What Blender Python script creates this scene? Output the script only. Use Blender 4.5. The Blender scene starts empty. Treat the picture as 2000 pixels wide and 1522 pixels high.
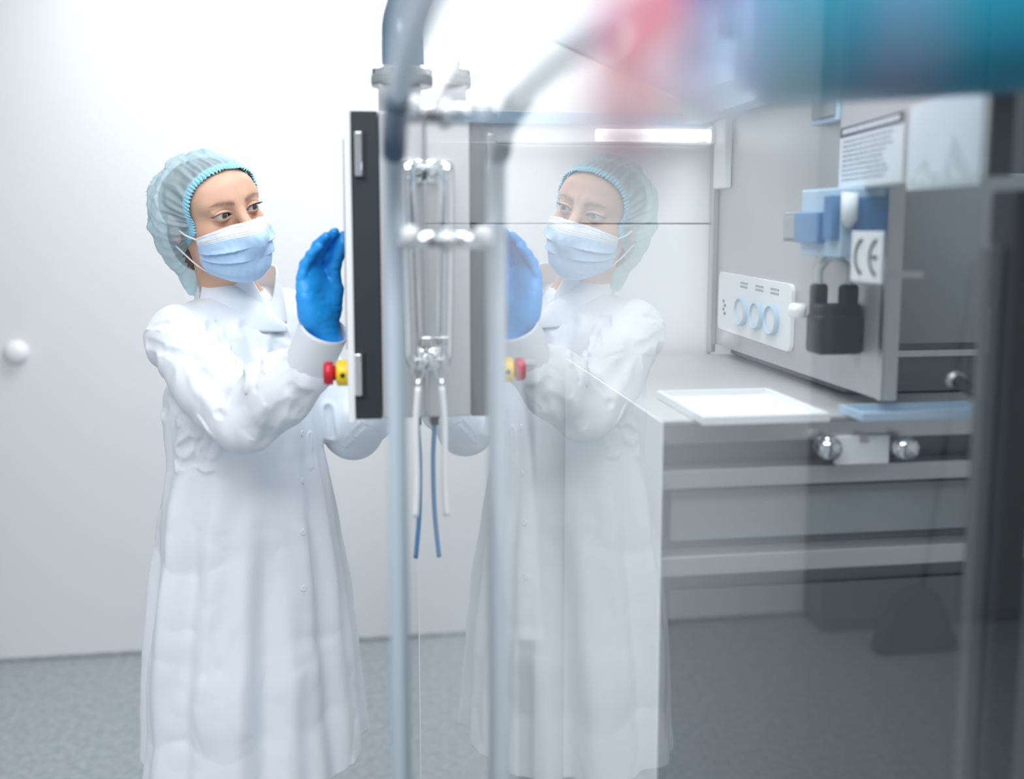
import bpy, bmesh, math, random
import numpy as np
from mathutils import Vector, Matrix
random.seed(7)
C = bpy.context.scene.collection
R = math.radians

# ------------------------------------------------------------------ camera
YAW, PITCH, FPX, EYE = R(8.3), R(6.66), 1944.0, 1.52      # image taken as 2000x1522
camd = bpy.data.cameras.new('camera')
camd.sensor_fit = 'HORIZONTAL'; camd.sensor_width = 36.0
camd.lens = 36.0 * FPX / 2000.0
camd.shift_y = -(761 - 667) / 2000.0
camd.clip_start = 0.02; camd.clip_end = 60
camd.dof.use_dof = True; camd.dof.focus_distance = 1.82; camd.dof.aperture_fstop = 1.5
cam = bpy.data.objects.new('camera', camd); C.objects.link(cam)
cam.location = (0, 0, EYE); cam.rotation_euler = (math.pi/2 - PITCH, 0, -YAW)
bpy.context.scene.camera = cam

# ------------------------------------------------------------------ world, lights, exposure
sc = bpy.context.scene
sc.view_settings.view_transform = 'Standard'; sc.view_settings.look = 'None'
sc.view_settings.gamma = 1.0; sc.view_settings.use_curve_mapping = False
sc.view_settings.exposure = 0.17
w = bpy.data.worlds.new('world'); sc.world = w; w.use_nodes = True
w.node_tree.nodes['Background'].inputs[0].default_value = (0.86, 0.93, 1.0, 1)
w.node_tree.nodes['Background'].inputs[1].default_value = 0.40

def area_light(name, loc, size, power, rot=(0,0,0), color=(1,1,1), spread=180):
    l = bpy.data.lights.new(name, 'AREA'); l.shape = 'RECTANGLE'
    l.size, l.size_y = size; l.energy = power; l.color = color; l.spread = R(spread)
    o = bpy.data.objects.new(name, l); C.objects.link(o)
    o.location = loc; o.rotation_euler = rot
    return o
area_light('ceiling_light', (-0.10, 2.95, 2.70), (1.6, 0.6), 26, color=(0.97,0.99,1.0), spread=165)
area_light('ceiling_light', (-0.30, 0.75, 2.70), (1.5, 0.8), 11, color=(0.97,0.99,1.0), spread=150)
area_light('ceiling_light', (-0.35, -0.45, 2.70), (1.8, 0.9), 44, color=(0.97,0.99,1.0))  # added out of view behind the camera, frontal light on the woman
area_light('added_fill_light', (0.42, 1.45, 2.55), (0.45, 0.7), 11.5, color=(0.97,0.99,1.0))  # no lamp here: added to brighten the back panel and bed

# ------------------------------------------------------------------ camera rays (to place things at real distances)
FW = np.array([math.sin(YAW)*math.cos(PITCH), math.cos(YAW)*math.cos(PITCH), -math.sin(PITCH)])
RT = np.array([math.cos(YAW), -math.sin(YAW), 0.0]); UP = np.cross(RT, FW)
EY = np.array([0, 0, EYE])
def ray(px, py): return FW + RT*(px-1000)/FPX + UP*(667-py)/FPX
def at(px, py, Y):
    d = ray(px, py); return EY + d*(Y/d[1])
def atx(px, py, X):
    d = ray(px, py); return EY + d*(X/d[0])

# ------------------------------------------------------------------ tagging
def thing(name, label, cat, loc=(0,0,0), group=None):
    o = bpy.data.objects.new(name, None); C.objects.link(o); o.location = loc
    o.empty_display_size = 0.05
    o['label'] = label; o['category'] = cat
    if group: o['group'] = group
    return o
def tag(o, label, cat, group=None):
    o['label'] = label; o['category'] = cat
    if group: o['group'] = group
    return o
def link_mesh(name, me, mat, parent=None, smooth=False):
    o = bpy.data.objects.new(name, me); C.objects.link(o)
    if mat is not None:
        for m in (mat if isinstance(mat, (list, tuple)) else [mat]): me.materials.append(m)
    if smooth: me.shade_smooth()
    if parent is not None:
        o.parent = parent; o.matrix_parent_inverse = Matrix.Translation(-Vector(parent.location))
    return o
def obj(name, bm, mat, parent=None, smooth=False, bevel=0):
    me = bpy.data.meshes.new(name); bm.to_mesh(me); bm.free()
    o = link_mesh(name, me, mat, parent, smooth)
    if bevel:
        b = o.modifiers.new('bevel', 'BEVEL'); b.width = bevel; b.segments = 3; b.limit_method = 'ANGLE'
        me.shade_smooth(); 
        w_ = o.modifiers.new('wn', 'WEIGHTED_NORMAL'); w_.keep_sharp = True
    return o
def struct(name, bm, mat, **k):
    o = obj(name, bm, mat, **k); o['kind'] = 'structure'; return o

# ------------------------------------------------------------------ bmesh shapes
def box(bm, lo, hi, M=None, mi=0):
    r = bmesh.ops.create_cube(bm, size=1)
    lo, hi = np.array(lo, float), np.array(hi, float)
    for v in r['verts']:
        p = lo + (np.array(v.co) + 0.5)*(hi-lo); v.co = Vector(p)
        if M is not None: v.co = M @ v.co
    for f in {f for v in r['verts'] for f in v.link_faces}: f.material_index = mi
    return bm
def newbox(lo, hi, M=None): return box(bmesh.new(), lo, hi, M)
def frame_of(d):
    d = np.array(d, float); d /= np.linalg.norm(d)
    a = np.array([0,0,1.0]) if abs(d[2]) < 0.9 else np.array([1.0,0,0])
    u = np.cross(a, d); u /= np.linalg.norm(u); return u, np.cross(d, u), d
def tube(bm, pts, r, seg=20, cap=True):
    pts = [np.array(p, float) for p in pts]; n = len(pts)
    rs = r if isinstance(r, (list, tuple, np.ndarray)) else [r]*n
    rings = []; u = None
    for i, p in enumerate(pts):
        t = pts[min(i+1, n-1)] - pts[max(i-1, 0)]; t /= np.linalg.norm(t)
        if u is None: u, v, _ = frame_of(t)
        else:
            u = u - t*np.dot(u, t); u /= np.linalg.norm(u); v = np.cross(t, u)
        rings.append([bm.verts.new(p + rs[i]*(math.cos(a)*u + math.sin(a)*v)) for a in np.linspace(0, 2*math.pi, seg, endpoint=False)])
    for a, b in zip(rings, rings[1:]):
        for k in range(seg): bm.faces.new((a[k], a[(k+1) % seg], b[(k+1) % seg], b[k]))
    if cap: bm.faces.new(rings[0][::-1]); bm.faces.new(rings[-1])
    return bm
def lathe(bm, prof, origin, axis, seg=48):
    u, v, d = frame_of(axis); o = np.array(origin, float); rings = []
    for (r, h) in prof:
        rings.append([bm.verts.new(o + d*h + max(r, 1e-5)*(math.cos(a)*u + math.sin(a)*v)) for a in np.linspace(0, 2*math.pi, seg, endpoint=False)])
    for a, b in zip(rings, rings[1:]):
        for k in range(seg): bm.faces.new((a[k], a[(k+1) % seg], b[(k+1) % seg], b[k]))
    bm.faces.new(rings[0][::-1]); bm.faces.new(rings[-1])
    return bm
def bez(pts, n=24):
    P = np.array(pts, float); out = []
    P = np.vstack([2*P[0]-P[1], P, 2*P[-1]-P[-2]])
    for i in range(1, len(P)-2):
        for t in np.linspace(0, 1, n, endpoint=False):
            a, b, c, d = P[i-1], P[i], P[i+1], P[i+2]
            out.append(0.5*((2*b)+(-a+c)*t+(2*a-5*b+4*c-d)*t*t+(-a+3*b-3*c+d)*t**3))
    out.append(P[-2]); return out
def rounded_prism(bm, w, h, t, r, M, seg=6):
    vs = []
    for cx, cy, a0 in ((w/2-r, h/2-r, 0), (-w/2+r, h/2-r, 90), (-w/2+r, -h/2+r, 180), (w/2-r, -h/2+r, 270)):
        for k in range(seg+1):
            a = R(a0 + 90*k/seg); vs.append((cx + r*math.cos(a), cy + r*math.sin(a)))
    lo = [bm.verts.new(M @ Vector((x, y, 0))) for x, y in vs]; hi = [bm.verts.new(M @ Vector((x, y, t))) for x, y in vs]
    n = len(vs); bm.faces.new(lo[::-1]); bm.faces.new(hi)
    for k in range(n): bm.faces.new((lo[k], lo[(k+1) % n], hi[(k+1) % n], hi[k]))
    return bm

# ------------------------------------------------------------------ materials
def mat(name, col, rough=0.5, metal=0.0, bump=None, var=None, **kw):
    m = bpy.data.materials.new(name); m.use_nodes = True; nt = m.node_tree; b = nt.nodes['Principled BSDF']
    b.inputs['Base Color'].default_value = (*col, 1); b.inputs['Roughness'].default_value = rough; b.inputs['Metallic'].default_value = metal
    for k, v in kw.items():
        b.inputs[k.replace('_', ' ')].default_value = v
    if bump or var:
        tc = nt.nodes.new('ShaderNodeTexCoord'); mp = nt.nodes.new('ShaderNodeMapping'); nt.links.new(tc.outputs['Object'], mp.inputs[0])
    if bump:
        sc_, st, di = bump[:3]
        n = nt.nodes.new('ShaderNodeTexNoise'); n.inputs['Scale'].default_value = sc_; n.inputs['Detail'].default_value = 4
        if len(bump) > 3: mp.inputs['Scale'].default_value = bump[3]
        nt.links.new(mp.outputs[0], n.inputs['Vector'])
        bp = nt.nodes.new('ShaderNodeBump'); bp.inputs['Strength'].default_value = st; bp.inputs['Distance'].default_value = di
        nt.links.new(n.outputs[0], bp.inputs['Height']); nt.links.new(bp.outputs[0], b.inputs['Normal'])
    if var:
        sc2, c2 = var[:2]
        n = nt.nodes.new('ShaderNodeTexNoise'); n.inputs['Scale'].default_value = sc2; n.inputs['Detail'].default_value = 5
        nt.links.new(mp.outputs[0], n.inputs['Vector'])
        rp = nt.nodes.new('ShaderNodeValToRGB'); rp.color_ramp.elements[0].position = 0.35; rp.color_ramp.elements[1].position = 0.65
        rp.color_ramp.elements[0].color = (*col, 1); rp.color_ramp.elements[1].color = (*c2, 1)
        nt.links.new(n.outputs[0], rp.inputs[0]); nt.links.new(rp.outputs[0], b.inputs['Base Color'])
    return m
def attr_mat(name, attr, rough=0.5, sss=0.0, extra=None):
    m = mat(name, (1,1,1), rough); nt = m.node_tree; b = nt.nodes['Principled BSDF']
    a = nt.nodes.new('ShaderNodeAttribute'); a.attribute_name = attr
    nt.links.new(a.outputs['Color'], b.inputs['Base Color'])
    if sss:
        b.inputs['Subsurface Weight'].default_value = sss; b.inputs['Subsurface Radius'].default_value = (1, 0.35, 0.2); b.inputs['Subsurface Scale'].default_value = 0.006
    return m

WHITE_PANEL = mat('white_wall_panel', (0.86,0.87,0.87), 0.38, var=(0.8, (0.83,0.84,0.85)))
WHITE_PAINT = mat('white_paint', (0.88,0.89,0.90), 0.35)
WHITE_PLASTIC = mat('white_plastic', (0.85,0.87,0.88), 0.25)
FLOOR_M = mat('floor_vinyl', (0.27,0.31,0.34), 0.32, var=(42, (0.37,0.41,0.44)), bump=(60, 0.15, 0.002))
STEEL = mat('brushed_steel', (0.55,0.56,0.57), 0.32, 1.0, bump=(40, 0.12, 0.001, (1, 1, 30)))
STEEL_SOFT = mat('satin_steel_sheet', (0.60,0.605,0.61), 0.5, 0.75, bump=(6, 0.06, 0.004))
STEEL_DARK = mat('dark_steel_sheet', (0.16,0.17,0.18), 0.45, 0.6, bump=(6, 0.05, 0.004))
CHROME = mat('polished_chrome', (0.88,0.89,0.90), 0.07, 1.0)
PIPE_M = mat('blue_grey_pipe', (0.30,0.42,0.56), 0.22, 0.75)
NAVY_TUBE = mat('satin_tube', (0.60,0.68,0.76), 0.35, 0.25)
RUBBER = mat('black_rubber', (0.022,0.030,0.036), 0.55, bump=(300, 0.2, 0.0005))
BLACK = mat('black_plastic', (0.018,0.02,0.023), 0.5)
DARK = mat('matt_dark_panel', (0.03,0.034,0.038), 0.7)
RED = mat('red_plastic', (0.62,0.012,0.03), 0.3)
YELLOW = mat('yellow_plastic', (0.90,0.62,0.01), 0.35)
TEAL = mat('teal_enamel', (0.006,0.30,0.46), 0.35)
TEAL_L = mat('pale_teal_enamel', (0.28,0.52,0.68), 0.3)
BLUE_P = mat('blue_plastic', (0.10,0.24,0.45), 0.4)
PALEBLUE = mat('pale_blue_plastic', (0.45,0.60,0.74), 0.4)
GREY_P = mat('grey_plastic', (0.28,0.31,0.33), 0.5)
INK = mat('dark_ink', (0.06,0.09,0.13), 0.6)
GREYINK = mat('grey_ink', (0.30,0.34,0.38), 0.6)
NAVY = mat('dark_blue_sleeve', (0.05,0.10,0.18), 0.4)
LOCKER = mat('locker_grey', (0.19,0.20,0.21), 0.6)
PAPER = mat('paper', (0.70,0.75,0.80), 0.6)
REDTUBE = mat('red_hose', (0.93,0.25,0.34), 0.3, Transmission_Weight=0.0)
BLUETUBE = mat('blue_hose', (0.22,0.42,0.92), 0.3)
VIOLET = mat('violet_hose', (0.50,0.36,0.85), 0.3)
CABLE = mat('pale_cable', (0.62,0.64,0.64), 0.4)
STONE = mat('brushed_white_tray', (0.83,0.85,0.87), 0.4)

def glass_mat(name, reflect=True, tint=(0.97,0.985,0.985)):
    m = bpy.data.materials.new(name); m.use_nodes = True; nt = m.node_tree; nt.nodes.clear()
    out = nt.nodes.new('ShaderNodeOutputMaterial'); tr = nt.nodes.new('ShaderNodeBsdfTransparent'); tr.inputs[0].default_value = (*tint, 1)
    if not reflect:
        nt.links.new(tr.outputs[0], out.inputs[0]); return m
    gl = nt.nodes.new('ShaderNodeBsdfGlossy'); gl.inputs['Roughness'].default_value = 0.0; gl.inputs[0].default_value = (1,1,1,1)
    geo = nt.nodes.new('ShaderNodeNewGeometry'); mx = nt.nodes.new('ShaderNodeMix')
    mx.inputs[2].default_value = 1.5; mx.inputs[3].default_value = 1/1.5
    nt.links.new(geo.outputs['Backfacing'], mx.inputs[0])
    fr = nt.nodes.new('ShaderNodeFresnel'); nt.links.new(mx.outputs[0], fr.inputs['IOR'])
    # both faces of the pane together: 2R/(1+R)
    a = nt.nodes.new('ShaderNodeMath'); a.operation = 'MULTIPLY'; a.inputs[1].default_value = 2; nt.links.new(fr.outputs[0], a.inputs[0])
    b = nt.nodes.new('ShaderNodeMath'); b.operation = 'ADD'; b.inputs[1].default_value = 1; nt.links.new(fr.outputs[0], b.inputs[0])
    c = nt.nodes.new('ShaderNodeMath'); c.operation = 'DIVIDE'; nt.links.new(a.outputs[0], c.inputs[0]); nt.links.new(b.outputs[0], c.inputs[1])
    ms = nt.nodes.new('ShaderNodeMixShader'); nt.links.new(c.outputs[0], ms.inputs[0]); nt.links.new(tr.outputs[0], ms.inputs[1]); nt.links.new(gl.outputs[0], ms.inputs[2])
    nt.links.new(ms.outputs[0], out.inputs[0]); return m
GLASS = glass_mat('clear_glass'); GLASS_THRU = glass_mat('clear_glass_inner', False)
# ================================================================== THE ROOM
GX = 0.0838                                   # the glass runs beside the camera, parallel to Y
WY = 3.56                                     # back wall
struct('floor', newbox((-2.6,-1.2,-0.06), (3.0,WY+0.1,0)), FLOOR_M)
struct('wall_back', newbox((-2.6,WY,0.0), (3.0,WY+0.1,2.78)), WHITE_PANEL)
struct('wall_left', newbox((-2.7,-1.2,0.0), (-2.6,WY+0.1,2.78)), WHITE_PANEL)
struct('ceiling', newbox((-2.7,-1.2,2.78), (3.0,WY+0.1,2.86)), WHITE_PAINT)
struct('baseboard_back', newbox((-2.6,WY-0.012,0.0), (0.9,WY,0.012)), FLOOR_M)
bm = newbox((-2.6,WY-0.004,0), (-2.595,WY,2.78))
for x in (-0.62, 0.62): box(bm, (x-0.004,WY-0.0025,0.0), (x+0.004,WY,2.78))
struct('trim_1', bm, WHITE_PAINT)

# white round door stop on the wall
c = at(32, 689, WY)
t = thing('door_stop', 'small round white dome knob fixed to the white wall at left', 'door stop', c)
bm = bmesh.new(); lathe(bm, [(0.0395,0), (0.0395,0.008), (0.036,0.018), (0.028,0.027), (0.016,0.032), (0.0,0.0335)], c, (0,-1,0))
obj('dome', bm, WHITE_PLASTIC, t, smooth=True)
bm = bmesh.new(); lathe(bm, [(0.0425,0), (0.0425,0.003), (0.040,0.004)], c, (0,-1,0)); obj('base_ring', bm, WHITE_PLASTIC, t)

# glass partition beside the camera
for n_, (y0, y1, z1) in enumerate(((0.05, 1.118, 1.665), (1.122, 1.74, 1.665))):
    bm = bmesh.new(); box(bm, (GX, y0, 0.02), (GX+0.006, y1, z1))
    o = struct('window_%d' % (n_+1), bm, [GLASS, GLASS_THRU])
    for p in o.data.polygons: p.material_index = 0 if p.normal.x < -0.5 else 1
    if n_ == 1: obj('window_frame', newbox((GX-0.0005, 1.7402, 0.0), (GX+0.0065, 1.746, z1)), WHITE_PAINT, o)
    obj('window_frame', newbox((GX-0.002, y0, 0.0), (GX+0.008, y1, 0.0198)), WHITE_PAINT, o)

# ================================================================== MACHINE ENCLOSURE BEHIND THE GLASS
YB, XS = 2.00, 0.715                          # its back panel and its right-hand steel side
t = thing('machine_enclosure', 'tall white and brushed steel machine enclosure behind the glass', 'machine', ((GX+XS)/2+0.05, YB, 0))
zs = at(1200, 437, YB)[2]; zt = at(1200, 281, YB)[2]; xl = GX+0.012; xr = XS
obj('back_panel', newbox((xl, YB, zs+0.0015), (xr, YB+0.02, zt)), WHITE_PANEL, t, bevel=0.0015)
obj('back_panel', newbox((xl, YB, 0.0), (xr, YB+0.02, zs-0.0015)), WHITE_PANEL, t, bevel=0.0015)
obj('seam_backing', newbox((xl, YB+0.012, zs-0.004), (xr, YB+0.022, zs+0.004)), GREY_P, t)
z1 = at(1200, 246, YB)[2]; z2 = at(1200, 220, YB)[2]
obj('top_rail', newbox((xl, YB-0.005, z1), (xr, YB+0.03, z2)), PALEBLUE, t, bevel=0.003)
obj('rail_recess', newbox((xl, YB+0.004, zt), (xr, YB+0.03, z1)), WHITE_PAINT, t)
zsd = at(1392, 236, YB)[2]; YE = 1.29; ZB = 1.2575
ts = thing('steel_side_wall', 'brushed steel side wall of the machine carrying the gauge plate', 'machine wall', (XS+0.01, (YE+YB)/2, ZB))
obj('side_panel', newbox((XS, YE, ZB+0.017), (XS+0.02, YB-0.006, zsd+0.02)), STEEL_SOFT, ts)
obj('corner_post', newbox((XS-0.012, YB-0.03, ZB), (XS-0.0003, YB-0.006, zsd)), STEEL, ts, bevel=0.002)
obj('hinge_cover', newbox((XS-0.016, YB-0.10, zsd-0.14), (XS-0.0005, YB-0.035, zsd-0.005)), WHITE_PAINT, ts, bevel=0.004)
obj('edge_strip', newbox((XS-0.004, YE, ZB+0.017), (XS-0.0003, YE+0.012, zsd-0.01)), STEEL, ts)
# dark cabinet further right
t2 = thing('dark_cabinet', 'dark grey machine cabinet to the right of the steel side wall', 'cabinet', (1.02, 1.6, ZB))
obj('housing', newbox((XS+0.024, 1.45, ZB), (1.45, 1.95, 2.2)), STEEL_DARK, t2, bevel=0.003)
obj('door_panel', newbox((XS+0.035, 1.443, 1.335), (1.30, 1.4495, 1.60)), GREY_P, t2, bevel=0.002)
obj('lower_strip', newbox((XS+0.035, 1.441, 1.315), (1.30, 1.4495, 1.325)), STEEL, t2)
t3 = thing('black_post', 'black upright post at the far right edge of the machine', 'post', (0.655, 0.92, 0.0))
obj('shaft', newbox((0.628, 0.90, 0.012), (0.665, 0.94, 1.555)), BLACK, t3, bevel=0.004)
obj('foot_plate', newbox((0.60, 0.87, 0.0), (0.69, 0.97, 0.012)), BLACK, t3, bevel=0.002)
obj('guide_rail', newbox((0.612, 0.912, 0.4), (0.6275, 0.928, 1.5)), STEEL_DARK, t3, bevel=0.002)
t4 = thing('black_side_cover', 'black cover closing the machine at the right edge of the view', 'cover', (0.75, 0.6, 0.0))
obj('panel', newbox((0.72, 0.10, 0.0), (0.75, 0.86, 1.63)), DARK, t4, bevel=0.003)
obj('edge_trim', newbox((0.712, 0.861, 0.0), (0.756, 0.872, 1.63)), BLACK, t4, bevel=0.002)

# tube lamp under the rail
yl = YB-0.03; a = at(1165, 264, yl); b = at(1386, 264, yl)
t = thing('tube_lamp', 'lit white tube lamp fixed below the top rail of the enclosure', 'lamp', (a+b)/2)
LAMP = mat('lit_lamp_tube', (1,1,1), 0.3, Emission_Strength=2.2, Emission_Color=(1,1,1,1))
bm = bmesh.new(); tube(bm, [a, b], 0.012); obj('lamp_tube', bm, LAMP, t, smooth=True)
obj('lamp_holder', newbox((a[0]-0.2, yl-0.002, a[2]-0.018), (b[0], YB-0.0056, a[2]-0.0125)), WHITE_PAINT, t, bevel=0.001)
obj('end_cap', newbox((b[0], yl-0.014, b[2]-0.018), (b[0]+0.012, YB-0.0056, b[2]+0.018)), WHITE_PLASTIC, t, bevel=0.002)

def on_side(px0, px1, py0, py1, depth, x=XS):          # rectangle on the steel side; returns y0,y1,z0,z1
    a = atx(px0, py0, x); b = atx(px1, py1, x)
    return a, b
def side_M(c):                                         # local x -> -Y (to the right in view), local y -> Z, local z -> -X
    return Matrix.Translation(Vector(c)) @ Matrix(((0,0,-1,0), (-1,0,0,0), (0,1,0,0), (0,0,0,1)))

# plate with three gauges
a = atx(1410, 590, XS); b = atx(1553, 614, XS); c = (a+b)/2; c[2] = atx(1482, 604, XS)[2]; W_ = abs(a[1]-b[1])
H_ = W_*0.33
t = thing('gauge_plate', 'white rounded plate with three round gauges on the steel side', 'control panel', c)
M = side_M(c) @ Matrix.Rotation(R(-1.0), 4, 'Z')
bm = bmesh.new(); rounded_prism(bm, W_, H_, 0.008, H_*0.12, M); obj('plate', bm, WHITE_PLASTIC, t, bevel=0.001)
for k, gx in enumerate((-0.10, 0.115, 0.31)):
    gc = M @ Vector((gx*W_-0.005, -0.01, 0.008)); ax = (M.to_3x3() @ Vector((0,0,1)))
    r = H_*0.235 if k != 1 else H_*0.22
    bm = bmesh.new(); lathe(bm, [(r,0), (r,0.007), (r*0.9,0.009), (r*0.86,0.004), (r*0.86,0.0)], gc, ax)
    g = obj('gauge_ring', bm, PALEBLUE, t, smooth=False)
    bm = bmesh.new(); lathe(bm, [(r*0.86,0), (r*0.86,0.004), (r*0.7,0.005)], gc, ax)
    obj('gauge_face', bm, STONE, g)
    for line in range(2):
        bm = bmesh.new(); x0 = gx*W_-0.005
        for s in range(6):
            xx = x0 + (s-2.5)*W_*0.018
            box(bm, (xx, H_*(0.36-0.06*line), 0.008), (xx+W_*0.011, H_*(0.395-0.06*line), 0.0085), M)
        obj('caption', bm, GREYINK, t)
bm = bmesh.new()
for i in range(4): box(bm, (-W_*0.42+ (i%2)*W_*0.02, -H_*0.02-i*H_*0.07, 0.008), (-W_*0.40+(i%2)*W_*0.025, H_*0.03-i*H_*0.07, 0.0085), M)
obj('symbol', bm, INK, t)

# CE plate
X2 = XS-0.078
a = atx(1662, 500, X2); b = atx(1722, 500, X2); c = (a+b)/2; c[2] = atx(1692, 502, X2)[2]; W_ = abs(a[1]-b[1]); H_ = abs(atx(1692,452,X2)[2]-atx(1692,552,X2)[2])
t = thing('marking_plate', 'pale square plate with the letters CE in dark arcs', 'sign', c)
M = side_M(c); bm = bmesh.new(); box(bm, (-W_/2,-H_/2,-0.004), (W_/2,H_/2,0.0), M); obj('plate', bm, STONE, t, bevel=0.001)
obj('bracket', newbox((X2+0.0042, c[1]-0.006, c[2]-H_*0.42), (XS-0.0004, c[1]+0.006, c[2]-H_*0.28)), STEEL, t)
for k, lx in enumerate((-W_*0.20, W_*0.27)):
    r0, r1 = H_*0.30, H_*0.37; bm = bmesh.new(); n = 20
    asp = (W_*0.215)/(r1)
    vs = []
    for i in range(n+1):
        a_ = R(100 + 160*i/n)
        vs.append([bm.verts.new(M @ Vector((lx + W_*0.12 + q*asp*math.cos(a_)*1.35, q*math.sin(a_), z))) for q, z in ((r0,0.0005), (r1,0.0005), (r1,0.0012), (r0,0.0012))])
    for p, q in zip(vs, vs[1:]):
        for j in range(4): bm.faces.new((p[j], p[(j+1)%4], q[(j+1)%4], q[j]))
    bm.faces.new(vs[0]); bm.faces.new(vs[-1][::-1])
    if k == 1: box(bm, (lx-W_*0.06, -H_*0.035, 0.0005), (lx+W_*0.10, H_*0.035, 0.0012), M)
    obj('letter', bm, INK, t)

# blue sensor housing with a grey block beside it
X3 = XS-0.10
a = atx(1566, 372, X3+0.03); b = atx(1733, 490, XS); b[2] = atx(1650, 505, X3+0.03)[2]; c = (a+b)/2
t = thing('sensor_housing', 'pale blue transparent box with dark blue insides on the steel side', 'sensor box', (X3, c[1], b[2]))
y0, y1, z0, z1 = b[1], a[1], b[2], a[2]
obj('cover', newbox((X3+0.03, y0, z0), (XS-0.001, y1, z1)), PALEBLUE, t, bevel=0.003)
yy = lambda px: atx(px, 430, X3)[1]; zz = lambda py: atx(1640, py, X3)[2]
obj('blue_insert', newbox((X3+0.018, b[1]+0.045, zz(478)), (X3+0.0295, a[1]-0.002, zz(412))), BLUE_P, t, bevel=0.002)
obj('blue_insert', newbox((X3+0.018, b[1]+0.002, zz(470)), (X3+0.0295, b[1]+0.030, zz(378))), BLUE_P, t, bevel=0.002)
obj('blue_insert', newbox((X3+0.048, b[1]-0.004, zz(470)), (XS-0.002, b[1]-0.0002, zz(382))), BLUE_P, t, bevel=0.001)
vx = at(1662, 400, b[1]-0.016)[0]
bm = bmesh.new(); tube(bm, [(vx, b[1]-0.012, zz(374)), (vx, b[1]-0.012, zz(430)), (vx, b[1]-0.012, zz(444))], [0.011, 0.011, 0.004]); obj('vial', bm, PAPER, t, smooth=True)
a_blk = y1
t = thing('grey_block', 'small square grey block left of the pale blue box', 'block', (X3, yy(1545), zz(478)))
obj('body', newbox((X3+0.035, a_blk+0.003, zz(478)), (XS-0.001, a_blk+0.075, zz(410))), GREY_P, t, bevel=0.003)
obj('face_plate', newbox((X3+0.032, a_blk+0.010, zz(470)), (X3+0.0345, a_blk+0.068, zz(418))), STEEL, t, bevel=0.001)

# black connector with cable loop
X4 = XS-0.07; y_ = lambda px: atx(px, 620, X4)[1] if px < 1640 else (atx(px, 620, XS)[1]); z_ = lambda py: atx(1630, py, X4)[2]
t = thing('cable_connector', 'dark grey two-pronged connector block with looped pale cable below blue box', 'connector', (X4, y_(1630), z_(704)))
yA = atx(1573, 620, X4)[1]; yZ = atx(1690, 620, XS)[1]; L_ = yA-yZ; yf = lambda f_: yA-L_*f_
obj('body', newbox((X4, yZ, z_(704)), (XS-0.001, yA, z_(622))), BLACK, t, bevel=0.006)
obj('shoulder', newbox((X4+0.002, yf(0.96), z_(640)), (XS-0.003, yf(0.30), z_(600))), BLACK, t, bevel=0.006)
for p0, p1, ptop in ((0.05, 0.45, 560), (0.60, 0.95, 560)):
    xa_, xb_ = ((X4+0.002, X4+0.026) if p0 < 0.3 else (XS-0.036, XS-0.008))
    obj('prong', newbox((xa_, yf(p1), z_(640)), (xb_, yf(p0), z_(ptop))), BLACK, t, bevel=0.006)
bm = bmesh.new(); tube(bm, bez([(X4+0.014, yf(0.25), z_(564)), (X4+0.014, yf(0.27), z_(530)), (X4+0.028, yf(0.5), z_(505)), (XS-0.022, yf(0.72), z_(530)), (XS-0.022, yf(0.75), z_(564))], 8), 0.006); obj('cable', bm, CABLE, t, smooth=True)
bm = bmesh.new(); lathe(bm, [(0.011,0), (0.011,0.02), (0.008,0.024)], (X4-0.002, yf(0.10), z_(618)), (-0.8,0.6,0)); obj('knob', bm, WHITE_PLASTIC, t, smooth=True)

# small square window box and two notices
c0 = atx(1611, 203, XS-0.02)
t = thing('square_indicator', 'small square grey indicator in a pale frame above the notices', 'indicator', c0)
ya, yb = atx(1590, 203, XS-0.02)[1], atx(1632, 203, XS-0.02)[1]; za, zb = atx(1611, 230, XS-0.02)[2], atx(1611, 178, XS-0.02)[2]
obj('frame', newbox((XS-0.02, yb-0.012, za-0.008), (XS-0.0005, ya+0.012, zb+0.008)), PALEBLUE, t, bevel=0.002)
obj('face', newbox((XS-0.024, yb, za), (XS-0.0202, ya, zb)), GREY_P, t, bevel=0.001)
HP = np.array([0.693, 1.405, 0]); HD = np.array([-0.139, -0.990, 0]); HD /= np.linalg.norm(HD); HN = np.array([HD[1], -HD[0], 0])   # hinge, direction towards the right of the view, normal to the viewer
def hatch_u(px):
    d = ray(px, 300); k = d[0]/d[1]; return (HP[0]-k*HP[1])/(k*HD[1]-HD[0])
def hatch_z(px, py):
    u_ = hatch_u(px); y_ = HP[1]+HD[1]*u_; return at(px, py, y_)[2]
HM_ = Matrix(((HD[0],0,HN[0],HP[0]), (HD[1],0,HN[1],HP[1]), (0,1,0,0), (0,0,0,1)))          # local x along, y up, z out
uE = hatch_u(1932); zH0 = hatch_z(1640, 374); zH1 = hatch_z(1640, 120)
t5 = thing('upper_hatch', 'pale steel hatch door hinged out, carrying the two notices', 'hatch', HP + HD*uE/2 + np.array([0,0,zH0]))
obj('door_panel', newbox((0,zH0,-0.02), (uE,zH1+0.06,0), HM_), STEEL_SOFT, t5, bevel=0.002)
obj('edge_trim', newbox((uE+0.0005,zH0,-0.021), (uE+0.006,zH1+0.06,0.003), HM_), STEEL_DARK, t5)
for zz0 in (zH0+0.02, zH1):
    bm = bmesh.new(); p = Vector((0,0,0)); lathe(bm, [(0.006,0), (0.006,0.03)], HM_ @ Vector((-0.0065, zz0, -0.01)), (0,0,1), 20); obj('hinge', bm, STEEL, t5)
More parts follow.
